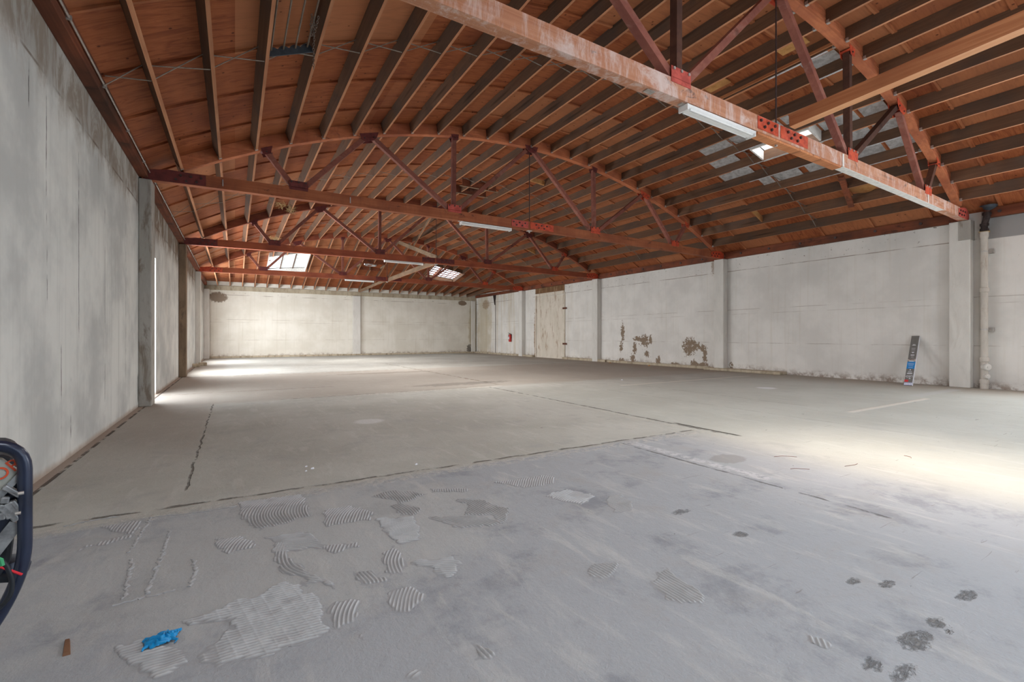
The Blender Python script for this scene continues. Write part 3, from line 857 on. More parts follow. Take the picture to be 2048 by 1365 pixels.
# ------------------------------------------------------------------ roof joists
def joist_label(k, b):
    return 'roof joist, %s from left wall, %s' % (ORD[k], BAY[b])
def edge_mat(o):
    o.data.materials.append(M['joist_lit_edge'])
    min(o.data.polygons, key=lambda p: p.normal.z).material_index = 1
for b in range(5):
    for k in range(25):
        if b == 0 and k < 9:
            continue                       # hidden above and behind the camera
        x = JX[k]; a = JA[k]
        if b < 4:
            y0 = YF + .02 if b == 0 else t_y(b - 1, x) + .145
            y1 = t_y(b, x) - .004
            parts = [(y0, y1)]
            for h in ('pool', 'back2'):
                H = HOLES[h]
                if H[0] - .02 < x < H[1] - .05 and y0 < H[2] < y1:
                    parts = [(y0, H[2] - .03), (H[3] + .03, y1)]
            tl = a if a < 0 else a * .12           # the joists lean with the arc on the left and stand plumb on the right
            ux, uz = math.sin(tl), math.cos(tl)
            tx, tz = math.cos(tl), -math.sin(tl)
            hgt = RD - RJ - .003
            px, pz = pol(a, RJ)
            c = [(-.022, 0), (.022, 0), (.022, hgt), (-.022, hgt)]
            P = [(tx * u + ux * v, tz * u + uz * v) for u, v in c]
            P[2:] = [(u, min(arc(px + u, RD) - pz - .003, v + .03)) for u, v in P[2:]]
            for i_, (ya, yc) in enumerate(parts):
                m = MB()
                m.hexa([(P[0][0], ya, P[0][1]), (P[1][0], ya, P[1][1]), (P[1][0], yc, P[1][1]), (P[0][0], yc, P[0][1])],
                       [(P[3][0], ya, P[3][1]), (P[2][0], ya, P[2][1]), (P[2][0], yc, P[2][1]), (P[3][0], yc, P[3][1])])
                o = m.build('roof_joist', 'joist', loc=(px, 0, pz))
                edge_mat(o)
                tag(o, joist_label(k, b) + ('' if len(parts) == 1 else (', rear piece', ', front piece')[i_]), 'joist', 'roof joists ' + BAY[b])
                if b > 2:
                    continue
                for ye, s_ in ((ya, 1), (yc, -1)):
                    if (b == 0 and s_ == 1) or ye not in (y0, y1):
                        continue
                    hg = MB()
                    for u0, u1, v0, v1 in ((-.026, -.0222, 0, .05), (.0222, .026, 0, .05), (-.026, .026, -.004, -.0002)):
                        Q = [(tx * u + ux * v, tz * u + uz * v) for u, v in ((u0, v0), (u1, v0), (u1, v1), (u0, v1))]
                        ha, hc = (ye, ye + .045) if s_ == 1 else (ye - .045, ye)
                        hg.hexa([(Q[0][0], ha, Q[0][1]), (Q[1][0], ha, Q[1][1]), (Q[1][0], hc, Q[1][1]), (Q[0][0], hc, Q[0][1])],
                                [(Q[3][0], ha, Q[3][1]), (Q[2][0], ha, Q[2][1]), (Q[2][0], hc, Q[2][1]), (Q[3][0], hc, Q[3][1])])
                    hg.build('joist_hanger', 'galv' if b < 2 else 'bolt', o)
        else:
            y0, y1 = TY[3] + .145, YB - .06
            parts = [(y0, y1)]
            for h in ('left', 'right', 'hipvent'):
                H = HOLES[h]
                if H[0] < x < H[1]:
                    parts = [(y0, H[2] - .03), (H[3] + .03, y1)]
            zf = lambda x_, y_: min(hip_z(x_, y_), arc(x_, RD)) if y_ < YH else hip_z(x_, y_)
            for i_, (ya, yc) in enumerate(parts):
                m = MB()
                m.hexa([(x - .022, ya, zf(x, ya) - .24), (x + .022, ya, zf(x, ya) - .24), (x + .022, yc, zf(x, yc) - .24), (x - .022, yc, zf(x, yc) - .24)],
                       [(x - .022, ya, zf(x, ya) - .02), (x + .022, ya, zf(x, ya) - .02), (x + .022, yc, zf(x, yc) - .005), (x - .022, yc, zf(x, yc) - .005)])
                o = m.build('roof_joist', 'joist')
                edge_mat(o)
                tag(o, joist_label(k, b) + ('' if len(parts) == 1 else (', near piece', ', far piece')[i_]), 'joist', 'roof joists ' + BAY[b])

# ------------------------------------------------------------------ cross bridging straps between the joists
for b, ym in ((1, 6.68), (2, 13.2), (3, 19.8)):
    for k in range(-1, 24):
        p0 = pol(JA[k], RJ + .012) if k >= 0 else (XL + .14, 3.93)
        p1 = pol(JA[k + 1], RJ + .012)
        lean = lambda k_: (pol(JA[k_], RJ)[0] + (math.sin(JA[k_]) * .18 if JA[k_] < 0 else 0))
        q0 = (lean(k), arc(lean(k), RD) - .04) if k >= 0 else (XL + .14, 4.08)
        q1 = (lean(k + 1), arc(lean(k + 1), RD) - .04)
        e = .024
        m = MB()
        for (s_, t_, dy) in ((p0, q1, -.02), (q0, p1, .02)):
            dx, dz = t_[0] - s_[0], t_[1] - s_[1]
            L = math.hypot(dx, dz); ux, uz = dx / L, dz / L
            m.beam((s_[0] + ux * e, ym + dy, s_[1] + uz * e), (t_[0] - ux * e, ym + dy, t_[1] - uz * e), .02, .005, (-uz, 0, ux))
        o = m.build('cross_bridging', 'wire')
        w_ = 'against the left ledger' if k < 0 else '%s gap from left wall' % ORD[k + 1]
        tag(o, 'steel cross bridging %s, %s' % (w_, BAY[b]), 'bracing strap', 'cross bridging ' + BAY[b])

# ================================================================== TRUSSES
def truss(k, cm, wm, light_x=None):
    lab = ['whitewashed timber bowstring truss nearest the camera', 'reddish timber bowstring truss, second from the camera', 'dark red timber bowstring truss, third from the camera',
           'timber bowstring truss farthest from the camera'][k]
    T = thing('roof_truss', lab, 'truss', (0, TY[k], 0), math.atan(.0155) if k == 0 else 0)
    D = .14
    zb = lambda x: 3.88 + .06 * (1 - ((x - 6.62) / 8.0) ** 2)
    H = .215
    # bottom chord in two lengths meeting at the splice
    m = MB()
    xs = np.linspace(-1.36, 14.62, 17)
    for a, b in zip(xs[:-1], xs[1:]):
        ha = H if a > -1.3 else .19
        m.hexa([(a, 0, zb(a)), (b, 0, zb(b)), (b, D, zb(b)), (a, D, zb(a))], [(a, 0, zb(a) + ha), (b, 0, zb(b) + H), (b, D, zb(b) + H), (a, D, zb(a) + ha)])
    m.build('bottom_chord', cm, T)
    # laminated top chord
    m = MB()
    a0, a1 = -.508, .506
    n = 48
    R0, R1 = RJ - .012, RD - .004
    L = 6
    offs = [0, .006, .0, .007, .002, .008]
    for i in range(L):
        ra = R0 + (R1 - R0) * i / L; rb = R0 + (R1 - R0) * (i + 1) / L
        for j in range(n):
            aa, ab = a0 + (a1 - a0) * j / n, a0 + (a1 - a0) * (j + 1) / n
            P = [pol(aa, ra), pol(ab, ra), pol(ab, rb), pol(aa, rb)]
            y0, y1 = offs[i], D - offs[i]
            m.hexa([(P[0][0], y0, P[0][1]), (P[1][0], y0, P[1][1]), (P[1][0], y1, P[1][1]), (P[0][0], y1, P[0][1])],
                   [(P[3][0], y0, P[3][1]), (P[2][0], y0, P[2][1]), (P[2][0], y1, P[2][1]), (P[3][0], y1, P[3][1])])
    tc = m.build('top_chord', cm if k else 'chord1', T)
    zt = lambda x: arc(x, R0)
    zc = lambda x: zb(x) + H
    # webs
    B = [1.08, 4.42, 8.75, 12.09]
    tops = [.52, 2.45, 4.43, 6.58, 8.72, 10.73, 12.65]
    yc = D / 2
    def web(xb_, xt_, w=.095, d=.1, wm=wm):
        MB().beam((xb_, yc, zc(xb_) + .02), (xt_, yc, zt(xt_) - .03), w, d, (0, 1, 0)).build('web_member', wm, T, bevel=.004)
    ex = .09
    web(B[0] - ex, tops[0]); web(B[0] + ex, tops[1] - .08)
    web(B[1] - ex, tops[1] + .08); web(B[1] + .0, tops[2], wm='webdark' if k == 0 else wm); web(B[1] + ex + .02, tops[3] - .09)
    web(B[2] - ex - .02, tops[3] + .09); web(B[2] + .0, tops[4], wm='webdark' if k == 0 else wm); web(B[2] + ex, tops[5] - .07, wm='webdark' if k == 0 else wm)
    web(B[3] - ex, tops[5] + .07); web(B[3] + ex, tops[6], wm='webdark' if k == 0 else wm)
    def steel(x, dark):  # maroon leftwards, redder rightwards, partly shade and daylight put into the paint
        if k >= 2: return 'maroon' if x < 11 else 'red'
        if k == 0: return 'red' if x > 5.5 else 'pinkred'
        return 'maroon' if (x < 3 or dark) else ('pinkred' if x < 7 else 'red')
    # saddle plates on the bottom chord
    for x in B:
        m = MB()
        z0 = zc(x) - .05; z1 = zc(x) + .13
        for ya, yb_ in ((-.007, -.001), (D + .001, D + .007)):
            m.box(x - .17, x + .17, ya, yb_, z0, z1)
        m.box(x - .17, x + .17, -.007, D + .007, zc(x) + .002, zc(x) + .008)
        g = m.build('saddle_plate', steel(x, False), T)
        for dx in (-.13, 0, .13):
            m = MB()
            m.tube([(x + dx, y_, z1 - .025) for y_ in (-.022, -.0081, -.008, D + .008, D + .0081, D + .02)], [.018, .018, .011, .011, .018, .018], 8)
            m.build('bolt', 'galv' if k == 0 else 'bolt', g)
    # hanger plates under the top chord
    for i, x in enumerate(tops):
        z = zt(x); s_ = (arc(x + .1, R0) - arc(x - .1, R0)) / .2
        if i in (1, 3, 5):
            pl = [(-.2, .05), (.2, .05), (.16, -.06), (.09, -.12), (-.09, -.12), (-.16, -.06)]
        else:
            pl = [(-.1, .04), (.1, .04), (.07, -.1), (-.05, -.1)]
        pl = [(x + u, z + v + u * s_) for u, v in pl]
        g = MB()
        g.prism_xz(pl, -.008, -.001)
        g.prism_xz(pl, D + .001, D + .008)
        g.box(x - .1, x + .1, -.008, D + .008, z - .012 - abs(s_) * .1, z - .006 - abs(s_) * .1)
        g = g.build('hanger_plate', steel(x, i == 1 or (k == 1 and i in (2, 3, 4))) if k else 'red', T)
        for dx in ((-.1, .1) if i in (1, 3, 5) else (0,)):
            MB().cyl((x + dx, -.02, z - .05 + dx * s_), (x + dx, -.007, z - .05 + dx * s_), .014, 8).build('bolt', 'bolt', g)
    # end shoes wrapping the heel joints
    for s, x0, x1 in (('l', -1.34, -.45), ('r', 13.55, 14.60)):
        m = MB()
        rr = .1
        for ya, yb_ in ((-.009, -.001), (D + .001, D + .009)):
            if s == 'l':
                pl = [(x0, zb(x0)), (x1, zb(x1) + .01), (x1, zb(x1) + H - .02), (x0 + .35, zb(x0) + .22), (x0, zb(x0) + .16)]
            else:
                pl = [(x0 + .35, zb(x1) + .01), (x1 - .06, zb(x1)), (x1 - .01, zb(x1) + .04), (x1, zb(x1) + .12), (x1 - .05, zb(x1) + .2), (x1 - .25, zb(x1) + .26), (x0 + .5, zb(x1) + .22), (x0 + .35, zb(x1) + .18)]
            m.prism_xz(pl, ya, yb_)
        sh = m.build('end_shoe', 'maroon' if (s == 'l' and k < 3) else ('pinkred' if k == 0 else 'red'), T)
        cx = -.72 if s == 'l' else 14.1
        for i, (dx, dz) in enumerate(((-.17, .06), (-.02, .05), (.13, .06), (-.10, .14), (.05, .14), (.2, .14))):
            MB().cyl((cx + dx, -.026, zb(cx) + dz), (cx + dx, -.009, zb(cx) + dz), .021, 6).build('bolt', 'bolt', sh)
    # splice plates
    for x0, x1 in ((5.98, 6.48), (6.54, 7.28)):
        m = MB()
        m.box(x0, x1, -.008, -.001, zb(6.5) + .035, zb(6.5) + H - .01)
        m.box(x0, x1, D + .001, D + .008, zb(6.5) + .035, zb(6.5) + H - .01)
        sp = m.build('splice_plate', 'red' if k == 0 else ('pinkred' if k == 1 and x0 < 6.5 else ('red' if k == 1 else 'maroon')), T)
        for i in range(5):
            cx_ = x0 + .06 + i * .085 + (.12 if x0 > 6.5 else 0)
            zz = zb(6.5) + (.15 if i % 2 == 0 else .08)
            MB().cyl((cx_, -.03, zz), (cx_, -.008, zz), .02, 6).build('bolt', 'bolt', sp)
    # centre tie rod with its nut under the chord
    r = MB().cyl((6.56, yc, zb(6.56) - .03), (6.56, yc, zt(6.56) - .02), .011, 8).build('tie_rod', 'bolt', T, smooth=True)
    m = MB().cyl((6.56, yc, zb(6.56) - .06), (6.56, yc, zb(6.56) - .02), .02, 6)
    m.box(6.50, 6.62, yc - .05, yc + .05, zb(6.56) - .02, zb(6.56) - .002)
    m.build('washer', 'galv', r)
    return T, zb
TR = []
for k, (cm, wm) in enumerate((('chord0', 'web'), ('chord1', 'web'), ('chord2', 'web'), ('chord2', 'web'))):
    TR.append(truss(k, cm, wm))
zb0 = TR[0][1]
T0 = TR[0][0]
# board scabbed under the first truss and the flaking white strip on its underside
MB().box(6.0, 8.35, .005, .135, zb0(7.2) - .035, zb0(7.2) - .001).build('scab_board', 'fresh', T0, bevel=.003)
m = MB()
for a, b in zip(np.linspace(8.4, 13.0, 8)[:-1], np.linspace(8.4, 13.0, 8)[1:]):
    m.hexa([(a, .004, zb0(a) - .006), (b, .004, zb0(b) - .006), (b, .132, zb0(b) - .006), (a, .132, zb0(a) - .006)],
           [(a, .004, zb0(a)), (b, .004, zb0(b)), (b, .132, zb0(b)), (a, .132, zb0(a))])
m.build('white_board', 'whitepaint', T0)
for x in (8.38, 12.06, 3.9):
    MB().box(x, x + .05, -.006, -.001, zb0(x) + .0, zb0(x) + .2).build('white_strap', 'whitepaint', T0) if x != 3.9 else \
        MB().box(x, x + .12, .03, .1, zb0(x) - .012, zb0(x) - .001).build('white_bracket', 'galv', T0)
for x in (-.2, 2.05):
    MB().box(x, x + .02, -.012, -.001, TR[1][1](x) + .05, TR[1][1](x) + .17).build('small_hook_plate', 'galv', TR[1][0])

# horizontal struts between the trusses
def strut(p, q, w, h, mat, label, nm='roof_strut'):
    o = MB().beam(p, q, w, h).build(nm, mat)
    o.data.materials.append(M['lit_edge' if mat == 'fresh' else 'joist_lit_edge'])
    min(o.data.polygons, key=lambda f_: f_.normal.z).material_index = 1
    tag(o, label, 'brace')
    return o
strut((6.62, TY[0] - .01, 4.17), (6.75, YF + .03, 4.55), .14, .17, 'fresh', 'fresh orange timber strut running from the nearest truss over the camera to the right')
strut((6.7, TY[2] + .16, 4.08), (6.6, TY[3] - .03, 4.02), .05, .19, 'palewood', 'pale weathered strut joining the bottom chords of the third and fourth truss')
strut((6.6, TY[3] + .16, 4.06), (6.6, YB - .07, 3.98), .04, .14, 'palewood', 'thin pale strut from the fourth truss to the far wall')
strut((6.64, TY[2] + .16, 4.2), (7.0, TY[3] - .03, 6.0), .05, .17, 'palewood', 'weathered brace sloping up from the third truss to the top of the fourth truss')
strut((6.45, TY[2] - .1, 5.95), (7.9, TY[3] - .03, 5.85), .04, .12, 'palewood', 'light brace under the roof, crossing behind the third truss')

# ------------------------------------------------------------------ fluorescent light fixtures
def fixture(k, x0, x1, label, dz=0):
    Tz = TR[k][1]
    zz = Tz((x0 + x1) / 2) - .012 - dz
    yy = t_y(k, x0) + .075
    T = thing('fluorescent_fixture', label, 'light fixture', ((x0 + x1) / 2, yy, zz), math.atan(.0155) if k == 0 else 0, 'strip lights under the trusses')
    L = (x1 - x0) / 2
    prof = [(-.062, 0), (.062, 0), (.062, -.028), (.03, -.05), (.03, -.062), (-.03, -.062), (-.03, -.05), (-.062, -.028)]
    m = MB()
    n = len(prof)
    m.add([(-L, y, z) for y, z in prof] + [(L, y, z) for y, z in prof], [tuple(range(n)), tuple(range(2 * n - 1, n - 1, -1))] + [(i, i + n, (i + 1) % n + n, (i + 1) % n) for i in range(n)])
    m.build('housing', 'fixture', T)
    area('strip_fill', ((x0 + x1) / 2, yy, zz - .072), (0, 0, 0), x1 - x0 - .1, .05, LAMP[k], (1, .98, .95))  # fill lamp added under the unlit fixture to lift the middle bays
    for s in (-1, 1):
        MB().cyl((-L + .05, s * .046, -.052), (L - .05, s * .046, -.052), .0125, 12).build('tube', 'fixture', T, smooth=True)
        MB().box(s * L - .012, s * L + .012, -.066, .066, -.07, .002).build('end_cap', 'fixture', T, bevel=.003)
    MB().box(-L - .07, -L - .01, -.03, .03, -.002, .01).build('mounting_bracket', 'galv', T)
fixture(0, 4.55, 5.93, 'white strip light under the nearest truss')
fixture(1, 4.62, 5.98, 'white strip light under the second truss')
fixture(2, 4.60, 6.02, 'white strip light under the third truss')
fixture(3, 4.55, 5.88, 'white strip light under the farthest truss')

# ------------------------------------------------------------------ roof lights
def frame_bars(m, f, x0, x1, y0, y1, w, up, dn):
    """border of bars following surface f(x, y)"""
    for a, b, c, d in ((x0 - w, x1 + w, y0 - w, y0), (x0 - w, x1 + w, y1, y1 + w), (x0 - w, x0, y0, y1), (x1, x1 + w, y0, y1)):
        q = [(a, c), (b, c), (b, d), (a, d)]
        m.hexa([(x, y, f(x, y) - dn) for x, y in q], [(x, y, f(x, y) + up) for x, y in q])
def bar(m, f, x0, x1, y0, y1, up, dn):
    q = [(x0, y0), (x1, y0), (x1, y1), (x0, y1)]
    m.hexa([(x, y, f(x, y) - dn) for x, y in q], [(x, y, f(x, y) + up) for x, y in q])
def sheet(m, f, x0, x1, y0, y1, z, t):
    bar(m, f, x0, x1, y0, y1, z + t, -z)
# left one with louvres
x0, x1, y0, y1 = HOLES['left']
wl = struct(thing('window_1', 'louvred roof light glaring in the far left of the roof', 'skylight', (0, 0, 0)))
m = MB(); frame_bars(m, hip_z, x0, x1, y0, y1, .04, .05, .2); m.build('curb_frame', 'whitepaint', wl)
m = MB()
for x in (2.02, 2.62):
    bar(m, hip_z, x - .022, x + .022, y0, y1, .02, .03)
m.build('glazing_bar', 'joist', wl)
m = MB()
for y in np.linspace(y0 + .22, y1 - .12, 15):
    bar(m, hip_z, 2.05, 2.6, y, y + .104, .03, -.015)
    bar(m, hip_z, 2.65, x1 - .02, y, y + .104, .03, -.015)
m.build('louvre_blades', 'fixture', wl)
m = MB(); sheet(m, hip_z, x0, x1, y0, y1, .13, .006); m.build('pane', 'pane', wl)
# right one with broken grid
x0, x1, y0, y1 = HOLES['right']
wr = struct(thing('window_2', 'gridded roof light glaring in the far right of the roof', 'skylight', (0, 0, 0)))
m = MB(); frame_bars(m, hip_z, x0, x1, y0, y1, .04, .05, .2); m.build('curb_frame', 'joist', wr)
m = MB()
for i in range(1, 6):
    y = y0 + (y1 - y0) * i / 6
    bar(m, hip_z, x0, x1, y - .018, y + .018, .02, .02)
for i in range(1, 7):
    x = x0 + (x1 - x0) * i / 7 + RNG.uniform(-.04, .04)
    bar(m, hip_z, x - .012, x + .012, y0, y1, .02, .01)
bar(m, hip_z, 10.38, 10.44, y0, y1, .02, .16)
m.build('glazing_grid', 'ledger', wr)
m = MB(); sheet(m, hip_z, x0, x1, y0, y1, .13, .006); m.build('pane', 'pane', wr)
# near one in the silver coated patch
x0, x1, y0, y1 = HOLES['near']
arcf = lambda x, y: arc(x, RD)
wn = struct(thing('window_3', 'white curbed roof light above the nearest truss, on the right', 'skylight', (0, 0, 0)))
m = MB(); frame_bars(m, arcf, x0, x1, y0, y1, .035, .35, .22); m.build('curb_frame', 'whitepaint', wn)
m = MB()
for y in (y0 + .4, y0 + .8):
    bar(m, arcf, x0, x1, y, y + .04, .3, -.26)
m.build('glazing_bar', 'whitepaint', wn)
m = MB(); sheet(m, arcf, x0, x1, y0, y1, .345, .006); m.build('pane', 'pane', wn)
# unseen one added over the camera to throw the warm pool on the floor
x0, x1, y0, y1 = HOLES['pool']
wp = struct(thing('window_4', 'added unseen roof light over the bright patch of floor', 'skylight', (0, 0, 0)))
m = MB(); frame_bars(m, arcf, x0, x1, y0, y1, .035, .1, .2); m.build('curb_frame', 'fresh', wp)

for n_, key, l_ in ((5, 'back1', 'left'), (6, 'back2', 'right')):  # two added out of view to brighten the floor around the camera
    wb = struct(thing('window_%d' % n_, 'added unseen roof light behind the camera, %s one' % l_, 'skylight', (0, 0, 0)))
    m = MB(); frame_bars(m, arcf, *HOLES[key], .035, .1, .2); m.build('curb_frame', 'fresh', wb)

def over(name, key, f, up, power, color, spread=PI, shrink=.0):
    x0, x1, y0, y1 = HOLES[key]
    cx, cy = (x0 + x1) / 2, (y0 + y1) / 2
    z = f(cx, cy) + up
    sy = math.atan((f(cx, y0) - f(cx, y1)) / (y1 - y0))
    sx = math.atan((f(x0, cy) - f(x1, cy)) / (x1 - x0))
    area(name, (cx, cy, z), (-sy, sx, 0), x1 - x0 - shrink, y1 - y0 - shrink, power, color, spread)
over('daylight_roof_left', 'left', hip_z, .09, LIGHTS_UP['left'], (.9, .97, 1.0))
over('daylight_roof_right', 'right', hip_z, .09, LIGHTS_UP['right'], (1.0, .99, .95))
over('daylight_roof_near', 'near', arcf, .335, LIGHTS_UP['near'], (1, 1, 1))
over('daylight_added_rear_left', 'back1', arcf, .12, LIGHTS_UP['back1'], (.9, .96, 1))
over('daylight_added_rear_right', 'back2', arcf, .12, LIGHTS_UP['back2'], (.9, .96, 1))
over('daylight_added_pool', 'pool', arcf, .12, LIGHTS_UP['pool'], (1.0, .86, .74), math.radians(40))

# silver coated sheets around the near roof light
def sheet_on_deck(ka, kb, y0, y1, label):
    m = MB()
    a0, a1 = JA[ka] + .0022, JA[kb] - .0022
    for i in range(4):
        aa = a0 + (a1 - a0) * i / 4; ab = a0 + (a1 - a0) * (i + 1) / 4
        P = [pol(aa, RD - .028), pol(ab, RD - .028), pol(ab, RD - .022), pol(aa, RD - .022)]
        m.hexa([(P[0][0], y0, P[0][1]), (P[1][0], y0, P[1][1]), (P[1][0], y1, P[1][1]), (P[0][0], y1, P[0][1])],
               [(P[3][0], y0, P[3][1]), (P[2][0], y0, P[2][1]), (P[2][0], y1, P[2][1]), (P[3][0], y1, P[3][1])])
    o = m.build('silver_sheet', 'silver')
    tag(o, label, 'roof patch', 'silver coated sheets around the near roof light')
sheet_on_deck(17, 18, 3.95, 5.1, 'silver coated roof sheet left of the near roof light, close to the nearest truss')
sheet_on_deck(18, 19, 3.95, 5.1, 'silver coated roof sheet between the nearest truss and the white roof light')
sheet_on_deck(19, 20, 3.9, 5.1, 'silver coated roof sheet in front of the right half of the white roof light')
sheet_on_deck(20, 21, 3.9, 6.0, 'long silver coated roof sheet right of the white roof light')
sheet_on_deck(20, 21, 6.15, 7.15, 'silver coated roof sheet beyond the white roof light, right gap')
sheet_on_deck(18, 19, 7.05, 7.75, 'silver coated roof sheet just beyond the white roof light, left gap')
sheet_on_deck(19, 20, 7.05, 7.9, 'silver coated roof sheet just beyond the white roof light, middle gap')
sheet_on_deck(17, 18, 5.4, 7.6, 'silver coated roof sheet left of the white roof light, farther from the nearest truss')
sheet_on_deck(15, 16, 3.95, 4.5, 'small silver coated roof sheet beside the orange boards at the nearest truss')
# orange battens beside it
a = JA[15] + .014
px, pz = pol(a, RD - .05)
o = MB().beam((px, 3.75, pz), (px, 6.6, pz), .07, .04).build('roof_batten', 'fresh'); tag(o, 'bright orange batten under the roof left of the silver sheets', 'batten')
px, pz = pol(JA[15] - .006, RJ + .02)
o = MB().beam((px, 3.75, pz), (px, 6.3, pz), .03, .05).build('roof_batten', 'fresh'); tag(o, 'orange splintered board nailed against the joist left of the silver sheets', 'batten')
for y, l_ in ((4.1, 'short orange board patch under the roof close to the nearest truss'), (5.55, 'short orange board patch under the roof farther from the nearest truss')):
    px, pz = pol((JA[14] + JA[15]) / 2, RD - .03)
    o = MB().beam((px, y, pz), (px, y + .45, pz), .3, .02, (math.sin(JA[14]), 0, math.cos(JA[14]))).build('roof_batten', 'curbwood'); tag(o, l_, 'batten')
# the same silver coating on the joists beside the roof light
JOBJ = {o['label']: o for o in COL.objects if o.name.startswith('roof_joist')}
for k, ya, yc, side_ in ((15, 3.9, 4.9, 0), (16, 3.9, 4.4, 0), (17, 4.0, 4.6, 0), (18, 6.0, 7.0, 0), (19, 4.6, 7.3, 0), (20, 3.9, 7.2, 0), (21, 3.9, 6.4, 0)):
    j = JOBJ[joist_label(k, 1)]
    m = MB()
    if side_:
        m.box(-.0255, -.0225, ya, yc, -.0045, .20 - .012 * max(0, k - 17))
    m.box(-.0224, .0255, ya, yc, -.0045, -.0015)
    c = m.build('silver_coating', 'silver', j)
    c['label'] = 'silver coated stretch of the joist'

# ------------------------------------------------------------------ ventilator curbs
v = thing('roof_ventilator', 'round roof ventilator in a timber curb, above the second truss', 'ventilator', (6.9, 13.95, 0))
zv = arc(6.9, RD)
for y in (-.36, .36):
    MB().box(-.62, .62, y - .02, y + .02, zv - .25, zv - .01).build('curb_board', 'ledger', v)
    MB().box(-.7, .7, y - .03, y + .03, zv - .262, zv - .25).build('batten_strip', 'palewood', v)
m = MB()
n = 24
for i in range(n):
    a, b = 2 * PI * i / n, 2 * PI * (i + 1) / n
    for r0, r1 in ((.27, .28),):
        m.hexa([(r0 * math.cos(a), r0 * math.sin(a), zv - .16), (r1 * math.cos(a), r1 * math.sin(a), zv - .16), (r1 * math.cos(b), r1 * math.sin(b), zv - .16), (r0 * math.cos(b), r0 * math.sin(b), zv - .16)],
               [(r0 * math.cos(a), r0 * math.sin(a), zv + .3), (r1 * math.cos(a), r1 * math.sin(a), zv + .3), (r1 * math.cos(b), r1 * math.sin(b), zv + .3), (r0 * math.cos(b), r0 * math.sin(b), zv + .3)])
m.cyl((0, 0, zv + .3), (0, 0, zv + .31), .28, 24)
m.build('collar', 'rust', v)
v = thing('roof_ventilator', 'round roof ventilator lit from above, between the two glaring roof lights', 'ventilator', (6.52, 26.22, 0))
zv = hip_z(6.52, 26.22)
for y in (-.5, .5):
    MB().box(-.66, .66, y - .02, y + .02, zv - .22 - y * .22, zv - .02 - y * .22).build('curb_board', 'ledger', v)
for x in (-.66, .66):
    MB().box(x - .02, x + .02, -.48, .48, zv - .2, zv - .12).build('curb_board', 'palewood', v)
m = MB()
for i in range(n):
    a, b = 2 * PI * i / n, 2 * PI * (i + 1) / n
    r0, r1 = .31, .32
    m.hexa([(r0 * math.cos(a), r0 * math.sin(a), zv - .14), (r1 * math.cos(a), r1 * math.sin(a), zv - .14), (r1 * math.cos(b), r1 * math.sin(b), zv - .14), (r0 * math.cos(b), r0 * math.sin(b), zv - .14)],
           [(r0 * math.cos(a), r0 * math.sin(a), zv + .45), (r1 * math.cos(a), r1 * math.sin(a), zv + .45), (r1 * math.cos(b), r1 * math.sin(b), zv + .45), (r0 * math.cos(b), r0 * math.sin(b), zv + .45)])
m.build('collar', 'galv', v)
# wooden disc and stub near the right wall
a = math.asin((13.1 - CX) / RD)
px, pz = pol(a, RD - .06)
m = MB()
ux, uz = math.sin(a), math.cos(a)
m.cyl((px, 5.25, pz), (px + ux * .03, 5.25, pz + uz * .03), .3, 28)
o = m.build('plywood_disc', 'curbwood'); tag(o, 'round yellowish wooden cover under the roof near the right wall', 'cover')
o = MB().beam((12.45, 5.42, 5.02), (13.45, 5.62, 4.5), .07, .12, (0, 1, 0)).build('timber_stub', 'ledger', bevel=.004); tag(o, 'short dark timber crossing the joists beside the round wooden cover', 'timber')

# ================================================================== THINGS ON THE WALLS
# cast iron roof drain
P = thing('drain_pipe', 'painted cast iron drain pipe with rusty offset, beside the nearest right pilaster', 'pipe', (14.58, 3.46, 0))
r = .062
m = MB()
m.lathe([(0, .0), (.072, .0), (.072, .12), (r, .13), (r, 3.42), (.07, 3.44), (.074, 3.47), (.074, 3.56), (0, 3.56)])
m.build('riser', 'pipe', P, smooth=True)
for z in (.12, .62, 2.2):
    m = MB(); m.lathe([(r, z - .01), (.078, z), (.08, z + .07), (.078, z + .085), (r, z + .1)]); m.build('coupling', 'pipe', P, smooth=True)
for z, rr in ((.50, .072), (.29, .052)):
    d_ = Vector((-.72, -.69, 0)).normalized()
    m = MB(); m.cyl((0, 0, z), d_ * .105 + Vector((0, 0, z)), rr, 20)
    m.cyl(d_ * .105 + Vector((0, 0, z)), d_ * .12 + Vector((0, 0, z)), rr * .8, 20)
    m.cyl(d_ * .12 + Vector((0, 0, z)), d_ * .135 + Vector((0, 0, z)), rr * .3, 6)
    c = m.build('cleanout_plug', 'pil_white', P, smooth=True)
for z in (1.33, 3.10):
    m = MB()
    pts = [((r + .006) * math.cos(t), (r + .006) * math.sin(t)) for t in np.linspace(0, 2 * PI, 21)]
    for (ax_, ay_), (bx_, by_) in zip(pts[:-1], pts[1:]):
        m.hexa([(ax_, ay_, z), (ax_ * .93, ay_ * .93, z), (bx_ * .93, by_ * .93, z), (bx_, by_, z)], [(ax_, ay_, z + .035), (ax_ * .93, ay_ * .93, z + .035), (bx_ * .93, by_ * .93, z + .035), (bx_, by_, z + .035)])
    m.box(.06, .14, -.14, -.05, z - .03, z + .06)
    c = m.build('pipe_clamp', 'galv', P)
m = MB()
m.tube([(0, 0, 3.58), (0, 0, 3.66), (-.0, 0, 3.72), (-.03, -.03, 3.82), (-.04, -.05, 3.9), (-.04, -.05, 4.0)], .06, 14)
for z in (3.58, 3.70, 3.93):
    c0 = (0, 0) if z < 3.75 else (-.04, -.05)
    m.cyl((c0[0], c0[1], z), (c0[0], c0[1], z + .05), .078, 16)
m.build('offset', 'iron', P, smooth=True)
m = MB(); m.tube([(-.04, -.05, 3.97), (-.04, -.05, 4.06)], .052, 16); m.build('nipple', 'rust', P, smooth=True)
